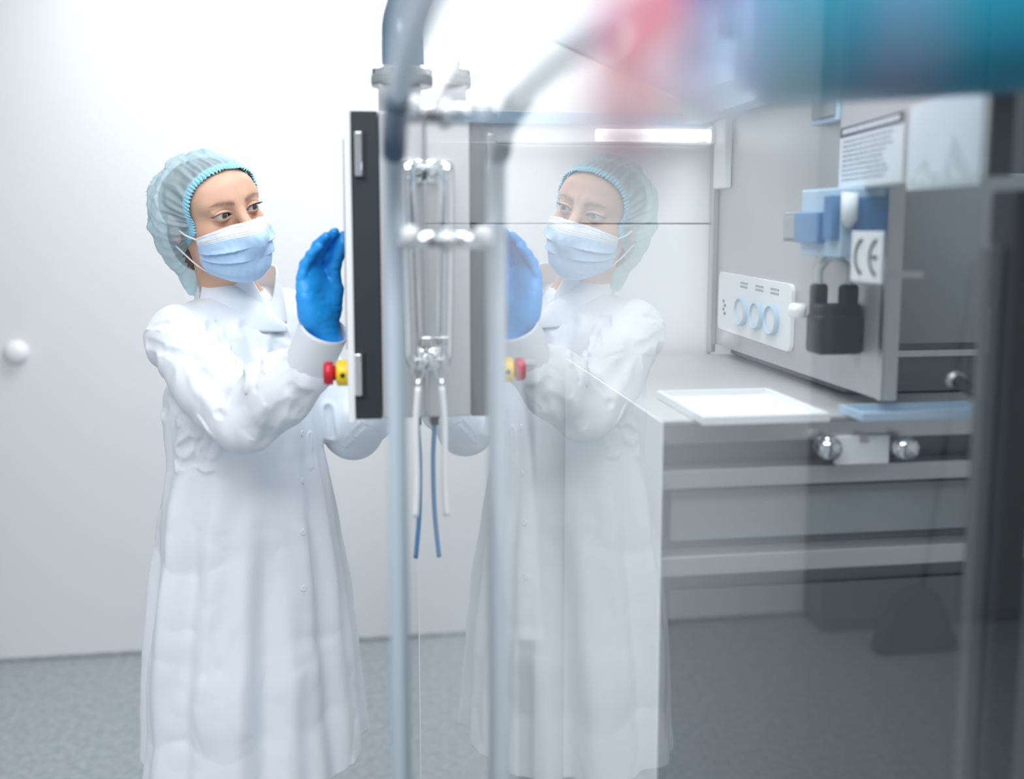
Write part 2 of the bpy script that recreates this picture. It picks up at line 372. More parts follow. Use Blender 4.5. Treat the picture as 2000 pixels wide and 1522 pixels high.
def sheet(px0, px1, ytop, ybot, name, label, kind):
    u0, u1 = hatch_u(px0), hatch_u(px1); z1_ = hatch_z(px0, ytop); z0_ = hatch_z(px0, ybot)
    t = thing(name, label, 'notice', HP + HD*(u0+u1)/2 + np.array([0,0,z0_]))
    h = z1_-z0_; w_ = u1-u0
    def r(x0, y0, x1, y1, l, bm=None): return box(bm or bmesh.new(), (u0+w_*x0, z0_+h*y0, 0.0006+0.0006*l), (u0+w_*x1, z0_+h*y1, 0.0011+0.0006*l), HM_)
    obj('sheet', r(0, 0, 1, 1, 0), PAPER, t)
    rnd = random.Random(3)
    if kind == 'text':
        obj('header', r(0.01, 0.83, 0.99, 0.99, 1), INK, t)
        bm = bmesh.new(); x = 0.06
        while x < 0.93:
            l = rnd.uniform(0.02, 0.045); r(x, 0.87, x+l, 0.95, 2, bm); x += l+0.012
        obj('heading', bm, PAPER, t)
        for k in range(9):
            yc = 0.75-0.078*k; bm = bmesh.new(); x = 0.07; end = rnd.uniform(0.7, 0.92)
            while x < end:
                l = rnd.uniform(0.02, 0.08); r(x, yc-0.011, x+l, yc+0.011, 1, bm); x += l+0.018
            obj('text_line', bm, GREYINK, t)
    else:
        n = 40; prof = []; v1 = []; v2 = []
        bm = bmesh.new(); prev = None                       # one ragged grey contour drawing
        for k in range(n+1):
            x = 0.06+0.88*k/n; y = 0.10 + 0.22*math.exp(-((x-0.25)/0.12)**2)*rnd.uniform(0.7,1) + 0.55*math.exp(-((x-0.68)/0.10)**2)*rnd.uniform(0.6,1) + rnd.uniform(0,0.06)
            cur = [bm.verts.new(HM_ @ Vector((u0+w_*x, z0_+h*yy_, 0.0018))) for yy_ in (0.04, y)]
            if prev: bm.faces.new((prev[0], cur[0], cur[1], prev[1]))
            prev = cur
        obj('drawing', bm, mat('drawing_wash', (0.52,0.57,0.62), 0.6, var=(60, (0.70,0.74,0.78))), t)
sheet(1641, 1766, 250, 368, 'notice_sheet', 'printed notice with dark header band and lines of text', 'text')
sheet(1776, 1918, 207, 372, 'drawing_sheet', 'pale sheet with a faint grey drawing, right of the text notice', 'drawing')

# hood panels above the enclosure
P0 = at(1335, 196, YB-0.02)
t = thing('extraction_hood', 'pale sloping hood panels above the machine enclosure', 'hood', P0)
PINK_WHITE = mat('white_hood_panel', (0.84,0.83,0.85), 0.35)
def slab(a, b, h, th, m, nm):
    a, b = np.array(a), np.array(b); d = b-a; n = np.cross(d, [0,0,1.0]); n = n/np.linalg.norm(n)*th
    bm = bmesh.new(); up = np.array([0,0,h])
    vs = [bm.verts.new(p) for p in (a, b, b+up, a+up, a+n, b+n, b+up+n, a+up+n)]
    for f in ((0,1,2,3), (7,6,5,4), (0,4,5,1), (1,5,6,2), (2,6,7,3), (3,7,4,0)): bm.faces.new([vs[i] for i in f])
    bmesh.ops.recalc_face_normals(bm, faces=bm.faces); obj(nm, bm, m, t)
Pl = EY + ray(1060, 66)*( (P0[2]-EYE)/ray(1060,66)[2]); Pr = EY + ray(1560, 110)*((P0[2]-EYE)/ray(1560,110)[2])
slab(P0, Pl, 0.42, 0.01, PINK_WHITE, 'hood_panel'); slab(P0, Pr, 0.42, 0.01, PALEBLUE, 'hood_panel')
obj('hood_edge', newbox((P0[0]-0.006, P0[1]-0.012, P0[2]), (P0[0]+0.003, P0[1]-0.001, P0[2]+0.42)), STEEL, t)
ln = Pr-P0
obj('hood_rail', newbox((P0[0]+0.002, Pr[1], P0[2]-0.045), (P0[0]+0.045, P0[1]+0.01, P0[2]-0.001)), PALEBLUE, t, bevel=0.002)

# ================================================================== WORK TABLE AND MACHINE BED (behind glass, close)
ZT = 1.255; YF = 1.29; BX0 = 0.398; BX1 = 1.42
t = thing('machine_bed', 'stainless steel machine bed with horizontal ledges standing behind the glass', 'machine', (0.9, 1.6, 0))
obj('table_top', newbox((BX0, YF, ZT-0.006), (BX1, 1.96, ZT)), STEEL_SOFT, t, bevel=0.001)
obj('front_edge', newbox((BX0, YF+0.004, ZT-0.034), (BX1, YF+0.03, ZT-0.0065)), STEEL, t, bevel=0.002)
obj('body', newbox((BX0+0.02, YF+0.07, 0.12), (BX1, 1.94, ZT-0.0065)), STEEL_DARK, t, bevel=0.004)
obj('side_cover', newbox((BX0-0.004, YF+0.002, 0.13), (BX0-0.0003, 1.95, ZT-0.001)), WHITE_PAINT, t, bevel=0.001)
obj('ledge', newbox((BX0+0.005, YF+0.03, 1.150), (BX1, YF+0.0695, 1.178)), STEEL_SOFT, t, bevel=0.003)
obj('drawer_panel', newbox((BX0+0.03, YF+0.06, 1.064), (BX1-0.1, YF+0.0695, 1.140)), GREY_P, t, bevel=0.003)
obj('ledge', newbox((BX0+0.005, YF+0.03, 1.022), (BX1, YF+0.0695, 1.052)), STEEL_SOFT, t, bevel=0.003)
obj('kick_panel', newbox((BX0+0.03, YF+0.062, 0.60), (BX1-0.1, YF+0.0695, 0.99)), STEEL_DARK, t, bevel=0.003)
for x in (BX0+0.06, BX1-0.06):
    for y in (YF+0.12, 1.88):
        bm = bmesh.new(); lathe(bm, [(0.03,0), (0.03,0.012), (0.014,0.016), (0.014,0.121)], (x,y,0), (0,0,1)); obj('foot', bm, STEEL, t)
def tray(px0, px1, py0, py1, z, name, label, h=0.012, m=STONE, grp=None):
    q = [EY + ray(px, py)*((z-EYE)/ray(px, py)[2]) for px, py in ((px0, py1), (px1, py1), (px1, py0), (px0, py0))]
    x0 = min(q[0][0], q[3][0]); x1 = max(q[1][0], q[2][0]); x0 = (q[0][0]+q[3][0])/2; x1 = (q[1][0]+q[2][0])/2
    y0 = q[0][1]; y1 = q[2][1]
    t = thing(name, label, 'tray', ((x0+x1)/2, (y0+y1)/2, z))
    if grp: t['group'] = grp
    obj('base', newbox((x0,y0,z+0.0005), (x1,y1,z+h*0.3)), m, t, bevel=0.001)
    for lo, hi in (((x0,y0,z+h*0.3), (x1,y0+0.006,z+h)), ((x0,y1-0.006,z+h*0.3), (x1,y1,z+h)), ((x0,y0+0.006,z+h*0.3), (x0+0.006,y1-0.006,z+h)), ((x1-0.006,y0+0.006,z+h*0.3), (x1,y1-0.006,z+h))):
        obj('rim', newbox(lo, hi), m, t)
    return x0, x1, y0, y1
tray(1318, 1562, 771, 834, ZT, 'white_tray', 'bright white tray lying on the left end of the steel machine bed')
tray(1650, 1925, 798, 826, ZT, 'white_tray', 'long pale tray on the machine bed, right of the bright white tray', m=PALEBLUE)
for i, pk in enumerate((1605, 1752)):
    p = at(pk, 868, YF+0.0035)
    t = thing('clamp_knob', 'steel clamp knob on the machine bed front edge, %s of the two' % ('left' if i == 0 else 'right'), 'knob', p)
    bm = bmesh.new(); lathe(bm, [(0.006,0), (0.006,0.012), (0.015,0.012), (0.017,0.02), (0.015,0.032), (0.0,0.034)], p, (0,-1,0)); obj('grip', bm, CHROME, t, smooth=True)
    bm = bmesh.new(); lathe(bm, [(0.014,0.0), (0.014,0.0025)], p, (0,-1,0)); obj('washer', bm, STEEL, t)
a = at(1632, 852, YF); b = at(1733, 904, YF)
t = thing('label_plate', 'bright white plate hanging on the bed front between the two clamp knobs', 'plate', (a+b)/2)
obj('plate', newbox((a[0], YF-0.004, b[2]), (b[0], YF+0.0035, a[2])), STONE, t, bevel=0.001)
obj('clip', newbox(((a[0]+b[0])/2-0.006, YF-0.007, a[2]-0.008), ((a[0]+b[0])/2+0.006, YF-0.0045, a[2]+0.0015)), STEEL, t)
# dark diagonal guard bar
a = at(1866, 742, 1.18); b = at(2040, 850, 1.0)
t = thing('guard_bar', 'dark diagonal bar crossing the machine bed at far right', 'bar', (a+b)/2)
bm = bmesh.new(); tube(bm, [a, b], 0.0085); obj('rod', bm, BLACK, t, smooth=True)
bm = bmesh.new(); tube(bm, [a-(b-a)*0.02, a+(b-a)*0.03], 0.012); obj('end_ferrule', bm, STEEL, t, smooth=True)

# added locker, out of view in the back left corner, to darken the glass reflection
t = thing('added_locker', 'tall grey locker behind the broom, added out of view to darken the glass reflection', 'locker', (-2.05, 3.40, 0))
obj('carcass', newbox((-2.58, 3.38, 0.0), (-1.50, 3.54, 2.6)), LOCKER, t, bevel=0.004)
for x0 in (-2.57, -2.035):
    d_ = obj('door', newbox((x0, 3.365, 0.05), (x0+0.525, 3.3795, 2.58)), LOCKER, t, bevel=0.003)
    bm = newbox((x0+(0.47 if x0 < -2.1 else 0.04), 3.35, 1.05), (x0+(0.485 if x0 < -2.1 else 0.055), 3.3648, 1.22)); obj('handle', bm, STEEL, d_, bevel=0.002)

# ================================================================== TEAL DRUM, GLOW HOSES
a = at(1462, 70, 0.92); 
t = thing('teal_drum', 'large teal blue cylindrical machine drum at the top right', 'machine drum', a+np.array([0.3,0,0]))
ax = np.array([0.93, -0.30, 0.035]); ax /= np.linalg.norm(ax); rr = 0.086
bm = bmesh.new(); lathe(bm, [(rr*0.78,0.0), (rr,0.014), (rr,0.45)], a + np.array([0,0,0.02]), ax, 64); obj('shell', bm, TEAL, t, smooth=True)
bm = bmesh.new(); lathe(bm, [(rr*0.62,-0.012), (rr*0.80,-0.012), (rr*0.84,0.0), (rr*0.80,0.008), (rr*0.60,0.008)], a + np.array([0,0,0.02]), ax, 64); obj('end_ring', bm, TEAL_L, t, smooth=True)
bm = bmesh.new(); lathe(bm, [(0.02,-0.03), (0.024,-0.012), (0.026,0.0)], a + np.array([0,0,0.02]), ax, 32); obj('hub', bm, TEAL, t, smooth=True)

def hose(name, label, pts, r, m):  # added coloured tubes: their blur makes the pink, violet and blue glow
    t = thing(name, label, 'hose', pts[0]); bm = bmesh.new(); P = bez(pts, 12); P = P + [np.array([P[-1][0]+0.01, P[-1][1], 2.0]), np.array([P[-1][0]+0.01, P[-1][1], 2.775])]; tube(bm, P, r); obj('tubing', bm, m, t, smooth=True)
    p0, p1 = np.array(P[0]), np.array(P[1]); d = (p1-p0)/np.linalg.norm(p1-p0)
    bm = bmesh.new(); tube(bm, [p0-d*0.006, p0+d*0.006], r*1.35); obj('fitting', bm, STEEL, t, smooth=True)
hose('red_glow_hose', 'short thick red tube sloping up, added for the pink glow above the reflected cap', [at(1222, 96, 0.44), at(1290, 52, 0.42), at(1370, 0, 0.40), at(1440, -60, 0.39)], 0.0085, REDTUBE)
hose('red_glow_hose', 'thin red tube nearest the lens, left of the violet one, added for the pink glow', [at(1218, 285, 0.215), at(1232, 170, 0.205), at(1250, 20, 0.20), at(1262, -160, 0.20)], 0.0055, REDTUBE)
hose('violet_glow_hose', 'violet tube between the red and the blue ones, added for a blurred violet glow', [at(1346, 190, 0.42), at(1352, 110, 0.40), at(1360, 30, 0.38), at(1368, -60, 0.37)], 0.0048, VIOLET)
hose('blue_glow_hose', 'blue tube close to the glass beside the teal drum, added for a blurred blue glow', [at(1400, 230, 0.25), at(1420, 150, 0.245), at(1440, 40, 0.24), at(1450, -160, 0.24)], 0.0050, BLUETUBE)
# ================================================================== CONTROL BOX THE WOMAN TOUCHES
BY = 1.43
a = at(669, 210, BY); b = at(925, 817, BY)
xf = a[0]; xb = GX-0.0012; zt_ = a[2]; zb_ = b[2]; xg0 = at(686, 300, BY)[0]; xg1 = at(739, 300, BY)[0]
t = thing('control_box', 'grey steel control box with black gasket edge hanging beside the woman', 'control box', ((xf+xb)/2, BY+0.15, zb_))
CB = t
obj('housing', newbox((xg1, BY, zb_+0.003), (xb, BY+0.30, zt_-0.004)), STEEL_SOFT, t, bevel=0.003)
obj('gasket', newbox((xg0, BY-0.001, zb_+0.003), (xg1-0.0005, BY+0.301, zt_-0.004)), RUBBER, t, bevel=0.001)
obj('front_bezel', newbox((xf, BY-0.004, zb_-0.002), (xg0-0.0005, BY+0.304, zt_)), WHITE_PAINT, t, bevel=0.002)
SCREEN = mat('screen_glass', (0.05,0.07,0.09), 0.12)
obj('screen', newbox((xf-0.002, BY+0.04, zb_+0.10), (xf-0.0002, BY+0.26, zt_-0.04)), SCREEN, t)
for y0, y1 in ((258, 345), (690, 772)):
    p = at(698, y0, BY); q = at(698, y1, BY)
    h = obj('hinge', newbox((p[0]-0.004, BY-0.010, q[2]), (p[0]+0.006, BY-0.0012, p[2])), CHROME, t, bevel=0.002)
    obj('hinge_shadow_plate', newbox((p[0]+0.0065, BY-0.003, q[2]-0.004), (p[0]+0.012, BY-0.0012, p[2]+0.002)), BLACK, t, bevel=0.001)
# emergency stop on the front
c = np.array([xf-0.0005, BY+0.03, at(650, 735, BY)[2]]); 
bm = bmesh.new(); lathe(bm, [(0.019,0), (0.019,0.014), (0.017,0.0165)], c, (-1,0,0)); es = obj('stop_button_base', bm, YELLOW, t, bevel=0.0006)
bm = bmesh.new(); lathe(bm, [(0.011,0.0165), (0.011,0.021), (0.017,0.021), (0.0175,0.030), (0.015,0.0345), (0.0,0.036)], c, (-1,0,0)); obj('stop_button_cap', bm, RED, es, smooth=True)
bm = bmesh.new(); lathe(bm, [(0.0035,0.0), (0.0035,0.001)], c+np.array([-0.007,-0.0188,-0.001]), (0,-1,0)); obj('screw', bm, BLACK, es)
# chrome grip on the side
gp = [at(812, 334, BY)-np.array([0,0.0,0]), at(800, 326, BY-0.045), at(797, 350, BY-0.055), at(801, 500, BY-0.055), at(806, 640, BY-0.055), at(808, 700, BY-0.052), at(818, 708, BY-0.035), at(822, 700, BY)]
bm = bmesh.new(); tube(bm, bez(gp, 8), 0.0115); obj('grip_handle', bm, CHROME, t, smooth=True)
for px, py in ((814, 335), (820, 702)):
    bm = bmesh.new(); lathe(bm, [(0.018,0), (0.018,0.003), (0.015,0.006)], at(px, py, BY), (0,-1,0)); obj('handle_mount', bm, CHROME, t, smooth=True)
# latch behind the handle
p = at(850, 665, BY); bm = newbox((p[0]-0.02, BY-0.008, p[2]-0.006), (p[0]+0.02, BY-0.0005, p[2]+0.006)); obj('latch', bm, CHROME, t, bevel=0.002)

# snap hook with strap
hy = BY-0.07; p = at(816, 706, hy)
t = thing('snap_hook', 'steel snap hook with a pale strap hanging from the chrome handle', 'hook', p)
bm = bmesh.new(); ring = [p + np.array([0.008*math.sin(a_), 0.0, -0.012+0.015*math.cos(a_)]) for a_ in np.linspace(0, 2*math.pi*0.97, 26)]; tube(bm, ring, 0.0017, 10); obj('ring', bm, CHROME, t, smooth=True)
bm = bmesh.new(); tube(bm, [p+np.array([0,0,-0.027]), p+np.array([0,0,-0.036])], 0.004, 12); obj('swivel', bm, CHROME, t, smooth=True)
q = at(812, 1010, hy); bm = bmesh.new(); e = p+np.array([0,0,-0.036])
P = bez([e, e+(q-e)*0.3+np.array([-0.002,0,0]), e+(q-e)*0.7+np.array([0.001,0,0]), q], 8)
tube(bm, P, 0.0045, 12); obj('strap', bm, WHITE_PLASTIC, t, smooth=True)
# blue cable hanging below the box
p = at(816, 818, BY+0.03); 
t = thing('blue_cable', 'thin blue cable hanging down from the control box bottom', 'cable', p)
bm = bmesh.new(); tube(bm, bez([at(815, 812, BY+0.03), at(817, 850, BY+0.03), at(820, 905, BY+0.03), at(819, 1000, BY+0.03), at(812, 1090, BY+0.03)], 10), 0.0035, 12); obj('core', bm, BLUE_P, t, smooth=True)
bm = bmesh.new(); tube(bm, [at(815, 812, BY+0.03), at(815.5, 830, BY+0.03)], 0.006, 14); obj('gland', bm, BLACK, t, smooth=True)

# ================================================================== SUPPORT ARM
c = at(785, 205, BY+0.12); c[2] = zt_-0.004
t = thing('support_arm', 'curved blue-grey pipe arm with steel flange above the control box', 'pipe', c)
D = BY+0.062
xr_ = at(845, 180, D)[0]; xl_ = at(725, 180, D)[0]; rf = (xr_-xl_)/2; xc = (xr_+xl_)/2
base = np.array([xc, D, zt_-0.004])
obj('base_plate', newbox((xl_+0.01, D-0.03, zt_-0.0038), (GX-0.0025, D+0.03, 1.7195)), STEEL, t, bevel=0.001); base[2] = 1.72
z_a = at(785, 185, D)[2]; z_b = at(785, 166, D)[2]; z_c = at(785, 150, D)[2]; z_d = at(785, 138, D)[2]
bm = bmesh.new(); lathe(bm, [(rf,0), (rf,z_b-base[2])], base, (0,0,1)); obj('flange_lower', bm, STEEL, t, bevel=0.001)
bm = bmesh.new(); lathe(bm, [(rf*1.01,z_b-base[2]), (rf*1.01,z_c-base[2])], base, (0,0,1)); obj('flange_band', bm, GREY_P, t, bevel=0.001)
bm = bmesh.new(); lathe(bm, [(rf,z_c-base[2]), (rf,z_d-base[2]), (rf*0.9,z_d-base[2]+0.003)], base, (0,0,1)); obj('flange_upper', bm, CHROME, t, bevel=0.0008)
xl_ = at(745, 120, D)[0]; xr_ = at(829, 120, D)[0]; r = (xr_-xl_)/2; xp = (xr_+xl_)/2
pts = [(xp, D, z_d), (xp, D, at(785, 80, D)[2]), (xp+0.003, D, at(785, 35, D)[2]), (xp+0.022, D-0.01, at(785, -25, D)[2]), (xp+0.06, D-0.02, at(785, -75, D)[2]), (xp+0.13, D-0.03, at(785,-105,D)[2]), (xp+0.22, D-0.04, at(785,-115,D)[2])]
bm = bmesh.new(); tube(bm, bez(pts, 10), r, 40); obj('pipe', bm, PIPE_M, t, smooth=True)

# ================================================================== FOREGROUND TUBULAR FRAME (out of focus, close to the camera)
FY = 1.06
t = thing('door_handle_frame', 'out-of-focus pale steel tube handle with two cross rails in front of the control box', 'handle', (at(772, 667, FY)[0], FY, 0.0))
def tb(nm, pts, r, m, par=t):
    bm = bmesh.new(); tube(bm, pts, r, 24); return obj(nm, bm, m, par, smooth=True)
xp_ = at(772, 560, FY)[0]
def onx(px, py, Y): p = at(px, py, Y); return np.array([xp_, Y, p[2]])
tb('upright', bez([onx(870, -110, 0.36), onx(830, 0, 0.50), onx(792, 110, 0.71), onx(780, 190, 0.90), onx(774, 262, 1.03), onx(772, 330, FY)], 8) + [onx(772, 600, FY), onx(772, 900, FY), np.array([xp_, FY, 0.0])], 0.0105, NAVY_TUBE)
tb('coupling', bez([onx(781, 185, 0.885), onx(775, 245, 1.0), onx(773, 300, 1.045)], 8), 0.0125, NAVY)
for nm, py, r in (('top_rail', 222, 0.0105), ('middle_rail', 470, 0.0085)):
    z = at(800, py, FY)[2]
    h = tb(nm, [np.array([xp_+0.004, FY-0.004, z]), np.array([GX-0.0012, FY-0.004, z])], r, CHROME if py > 300 else STEEL)
    bm = bmesh.new(); lathe(bm, [(r*1.5, 0), (r*1.5, 0.004), (r*1.1, 0.006)], (GX-0.0006, FY-0.004, z), (-1,0,0), 28); obj('wall_mount', bm, STEEL, h)
for px, py in ((801, 464), (806, 212)):
    bm = bmesh.new(); lathe(bm, [(0.0100,0), (0.0100,0.010), (0.0075,0.015), (0.0,0.017)], at(px, py, FY-0.006), (0,-1,0.35), 28); obj('cap_nut', bm, WHITE_PLASTIC, t, smooth=True)
# white plate added behind the glass to stand for the white haze
PY = 1.20
bm = bmesh.new(); Pq = [(872, 478), (990, 470), (1005, 640), (1040, 905), (1060, 1250), (1000, 1250), (952, 905), (918, 730), (884, 590)]
t = thing('haze_plate', 'white tapering plate just behind the glass, added for the white haze left of the reflected glove', 'plate', at(1010, 1250, PY))
n_ = len(Pq); f0 = [bm.verts.new(at(px, py, PY)) for px, py in Pq]; f1 = [bm.verts.new(at(px, py, PY)+np.array([0,0.004,0])) for px, py in Pq]
bm.faces.new(f0); bm.faces.new(f1[::-1])
for k in range(n_): bm.faces.new((f0[k], f0[(k+1)%n_], f1[(k+1)%n_], f1[k]))
bmesh.ops.recalc_face_normals(bm, faces=bm.faces); obj('plate', bm, WHITE_PAINT, t)
q = at(1030, 1240, PY); obj('stand', newbox((q[0]-0.01, PY+0.0045, 0.01), (q[0]+0.01, PY+0.012, q[2]+0.35)), STEEL, t, bevel=0.001)
obj('foot_plate', newbox((q[0]-0.05, PY-0.05, 0.0), (q[0]+0.05, PY+0.06, 0.0098)), STEEL, t, bevel=0.002)

# ================================================================== LOBBY BROOM IN THE CORNER (seen as a reflection)
def mirror(p): return np.array([2*GX-p[0], p[1], p[2]])
yb_ = 3.18
top = mirror(at(1902, 512, yb_+0.10)); bot = mirror(at(1802, 1150, yb_)); 
t = thing('lobby_broom', 'dark broom leaning in the corner, mirrored in the glass at right', 'broom', (bot[0], yb_, 0))
bm = bmesh.new(); tube(bm, [top, top+(bot-top)*0.09], 0.017); tube(bm, [top+(bot-top)*0.09, bot], 0.011); obj('handle', bm, BLACK, t, smooth=True)
bm = bmesh.new(); tube(bm, [top+(bot-top)*0.62, top+(bot-top)*0.68], 0.018); obj('joint', bm, BLACK, t, smooth=True)
out = [(1745,1165), (1790,1140), (1830,1155), (1868,1262), (1850,1285), (1760,1292), (1702,1292), (1712,1245)]
bm = bmesh.new(); A = [mirror(at(px, py, yb_)) for px, py in out]
for p in A: p[2] = max(p[2], 0.004)
f0 = [bm.verts.new(p+np.array([0,-0.035,0])) for p in A]; f1 = [bm.verts.new(p+np.array([0,0.035,0])) for p in A]
bm.faces.new(f0); bm.faces.new(f1[::-1]); n_ = len(A)
for k in range(n_): bm.faces.new((f0[k], f0[(k+1)%n_], f1[(k+1)%n_], f1[k]))
bmesh.ops.recalc_face_normals(bm, faces=bm.faces); obj('bristle_head', bm, DARK, t, bevel=0.02)
# ================================================================== SIGNED-DISTANCE MODELLING (for the body and clothes)
def ss(e0, e1, x): t = np.clip((x-e0)/(e1-e0), 0, 1); return t*t*(3-2*t)
def smin(a, b, k):
    h = np.clip(0.5+0.5*(b-a)/k, 0, 1); return b*(1-h)+a*h - k*h*(1-h)
def smax(a, b, k): return -smin(-a, -b, k)
def ell(P, c, r):
    q = (P-np.array(c)); r = np.array(r, float); k0 = np.linalg.norm(q/r, axis=1); k1 = np.linalg.norm(q/(r*r), axis=1)
    return k0*(k0-1)/np.maximum(k1, 1e-9)
def cap(P, a, b, ra, rb=None):
    rb = ra if rb is None else rb; a = np.array(a, float); b = np.array(b, float); d = b-a
    t = np.clip(((P-a) @ d)/np.dot(d, d), 0, 1); return np.linalg.norm(P-a-t[:,None]*d, axis=1) - (ra+(rb-ra)*t)
def chain(P, pts, rs, k=0.01):
    d = None
    for i in range(len(pts)-1):
        c = cap(P, pts[i], pts[i+1], rs[i], rs[i+1]); d = c if d is None else smin(d, c, k)
    return d
def hash3(i, j, k, s):
    h = (i*374761393 + j*668265263 + k*2147483647 + s*974711) & 0x7fffffff
    h = ((h ^ (h >> 13))*1274126177) & 0x7fffffff
    return ((h ^ (h >> 16)) & 0xffff)/65535.0*2-1
def noise(P, s=0):
    F = np.floor(P); I = F.astype(np.int64); f = P-F; f = f*f*(3-2*f); r = 0
    for dx in (0,1):
        for dy in (0,1):
            for dz in (0,1):
                wgt = (f[:,0] if dx else 1-f[:,0])*(f[:,1] if dy else 1-f[:,1])*(f[:,2] if dz else 1-f[:,2])
                r = r + wgt*hash3(I[:,0]+dx, I[:,1]+dy, I[:,2]+dz, s)
    return r
def grad(f, P, e=4e-4):
    g = np.empty_like(P)
    for k in range(3):
        d = np.zeros(3); d[k] = e; g[:,k] = (f(P+d)-f(P-d))/(2*e)
    return g
def surface(f, X, Y, Z, step=4, newton=2):
    """surface nets on a rectilinear grid; only blocks near the surface are evaluated finely"""
    def pad(a): 
        n = (-(len(a)-1)) % step; return np.concatenate([a, a[-1]+(a[-1]-a[-2])*np.arange(1, n+1)]) if n else a
    X, Y, Z = pad(X), pad(Y), pad(Z); nx, ny, nz = len(X), len(Y), len(Z)
    cx, cy, cz = X[::step], Y[::step], Z[::step]
    G = np.stack(np.meshgrid(cx, cy, cz, indexing='ij'), -1).reshape(-1, 3)
    D = f(G).reshape(len(cx), len(cy), len(cz))
    big = np.sqrt(np.diff(cx)[:,None,None]**2 + np.diff(cy)[None,:,None]**2 + np.diff(cz)[None,None,:]**2)
    m = np.full(big.shape, 9e9)
    for i in (0,1):
        for j in (0,1):
            for k in (0,1): m = np.minimum(m, np.abs(D[i:i+big.shape[0], j:j+big.shape[1], k:k+big.shape[2]]))
    act = m < big*1.05
    V = np.repeat(np.repeat(np.repeat(D, step, 0), step, 1), step, 2)[:nx,:ny,:nz].copy()
    mask = np.zeros((nx,ny,nz), bool)
    for (i,j,k) in np.argwhere(act): mask[i*step:(i+1)*step+1, j*step:(j+1)*step+1, k*step:(k+1)*step+1] = True
    I = np.argwhere(mask); Q = np.stack([X[I[:,0]], Y[I[:,1]], Z[I[:,2]]], 1)
    out = np.empty(len(Q))
    for s in range(0, len(Q), 400000): out[s:s+400000] = f(Q[s:s+400000])
    V[mask] = out
    S = V < 0
    c8 = [(i,j,k) for i in (0,1) for j in (0,1) for k in (0,1)]
    sub = lambda A, i, j, k: A[i:nx-1+i, j:ny-1+j, k:nz-1+k]
    cnt = sum(sub(S,*c).astype(np.int8) for c in c8); cell = (cnt > 0) & (cnt < 8)
    ci = np.argwhere(cell); idx = np.full(cell.shape, -1, np.int64); idx[cell] = np.arange(len(ci))
    acc = np.zeros((len(ci), 3)); num = np.zeros(len(ci))
    pts = {c: np.stack([X[ci[:,0]+c[0]], Y[ci[:,1]+c[1]], Z[ci[:,2]+c[2]]], 1) for c in c8}
    val = {c: V[ci[:,0]+c[0], ci[:,1]+c[1], ci[:,2]+c[2]] for c in c8}
    for a in c8:
        for ax in range(3):
            if a[ax] == 0:
                b = list(a); b[ax] = 1; b = tuple(b); va, vb = val[a], val[b]; x = (va < 0) != (vb < 0)
                t = np.where(x, va/np.where(va == vb, 1, va-vb), 0)
                acc += np.where(x[:,None], pts[a]+(pts[b]-pts[a])*t[:,None], 0); num += x
    Pv = acc/num[:,None]
    faces = []
    for ax in range(3):
        o1, o2 = [(1,2),(2,0),(0,1)][ax]
        sl0 = [slice(None)]*3; sl1 = [slice(None)]*3; sl0[ax] = slice(0,-1); sl1[ax] = slice(1,None)
        E = S[tuple(sl0)] != S[tuple(sl1)]; e = np.argwhere(E)
        lim = [nx-1, ny-1, nz-1]
        ok = (e[:,o1] > 0) & (e[:,o2] > 0) & (e[:,o1] < lim[o1]) & (e[:,o2] < lim[o2]); e = e[ok]
        q = []
        for d1, d2 in ((1,1),(0,1),(0,0),(1,0)):
            c = e.copy(); c[:,o1] -= d1; c[:,o2] -= d2; q.append(idx[c[:,0],c[:,1],c[:,2]])
        q = np.stack(q, 1); inside = S[e[:,0],e[:,1],e[:,2]]
        q[~inside] = q[~inside][:, ::-1]; faces.append(q)
    Fq = np.vstack(faces); Fq = Fq[(Fq >= 0).all(1)]
    for _ in range(newton):
        g = grad(f, Pv); n2 = np.maximum((g*g).sum(1), 0.25); d = f(Pv); stp = g*(d/n2)[:,None]
        l = np.linalg.norm(stp, axis=1); mx = 0.006; stp *= np.minimum(1, mx/np.maximum(l, 1e-12))[:,None]; Pv = Pv - stp
    return Pv, Fq
def np_mesh(name, V, F, colors=None):
    me = bpy.data.meshes.new(name); n = F.shape[1]
    me.vertices.add(len(V)); me.vertices.foreach_set('co', np.ascontiguousarray(V, np.float32).ravel())
    me.loops.add(F.size); me.loops.foreach_set('vertex_index', F.astype(np.int32).ravel())
    me.polygons.add(len(F)); me.polygons.foreach_set('loop_start', np.arange(0, F.size, n, dtype=np.int32)); me.polygons.foreach_set('loop_total', np.full(len(F), n, np.int32))
    me.update(calc_edges=True); me.validate()
    if colors is not None:
        a = me.color_attributes.new('tint', 'FLOAT_COLOR', 'POINT')
        a.data.foreach_set('color', np.hstack([colors, np.ones((len(colors),1))]).astype(np.float32).ravel())
    return me
def march(f, o, d, t0=0.0, t1=5.0, n=120):
    o = np.array(o, float); d = np.array(d, float); t = t0
    for _ in range(n):
        v = f((o+d*t)[None])[0]
        if v < 3e-4: break
        t += max(v*0.7, 2e-4)
        if t > t1: return None
    return o+d*t
def grid_faces(n, m, wrap=False):
    F = []
    for i in range(n-1):
        for j in range(m if wrap else m-1):
            k = (j+1) % m; F.append((i*m+j, i*m+k, (i+1)*m+k, (i+1)*m+j))
    return np.array(F)

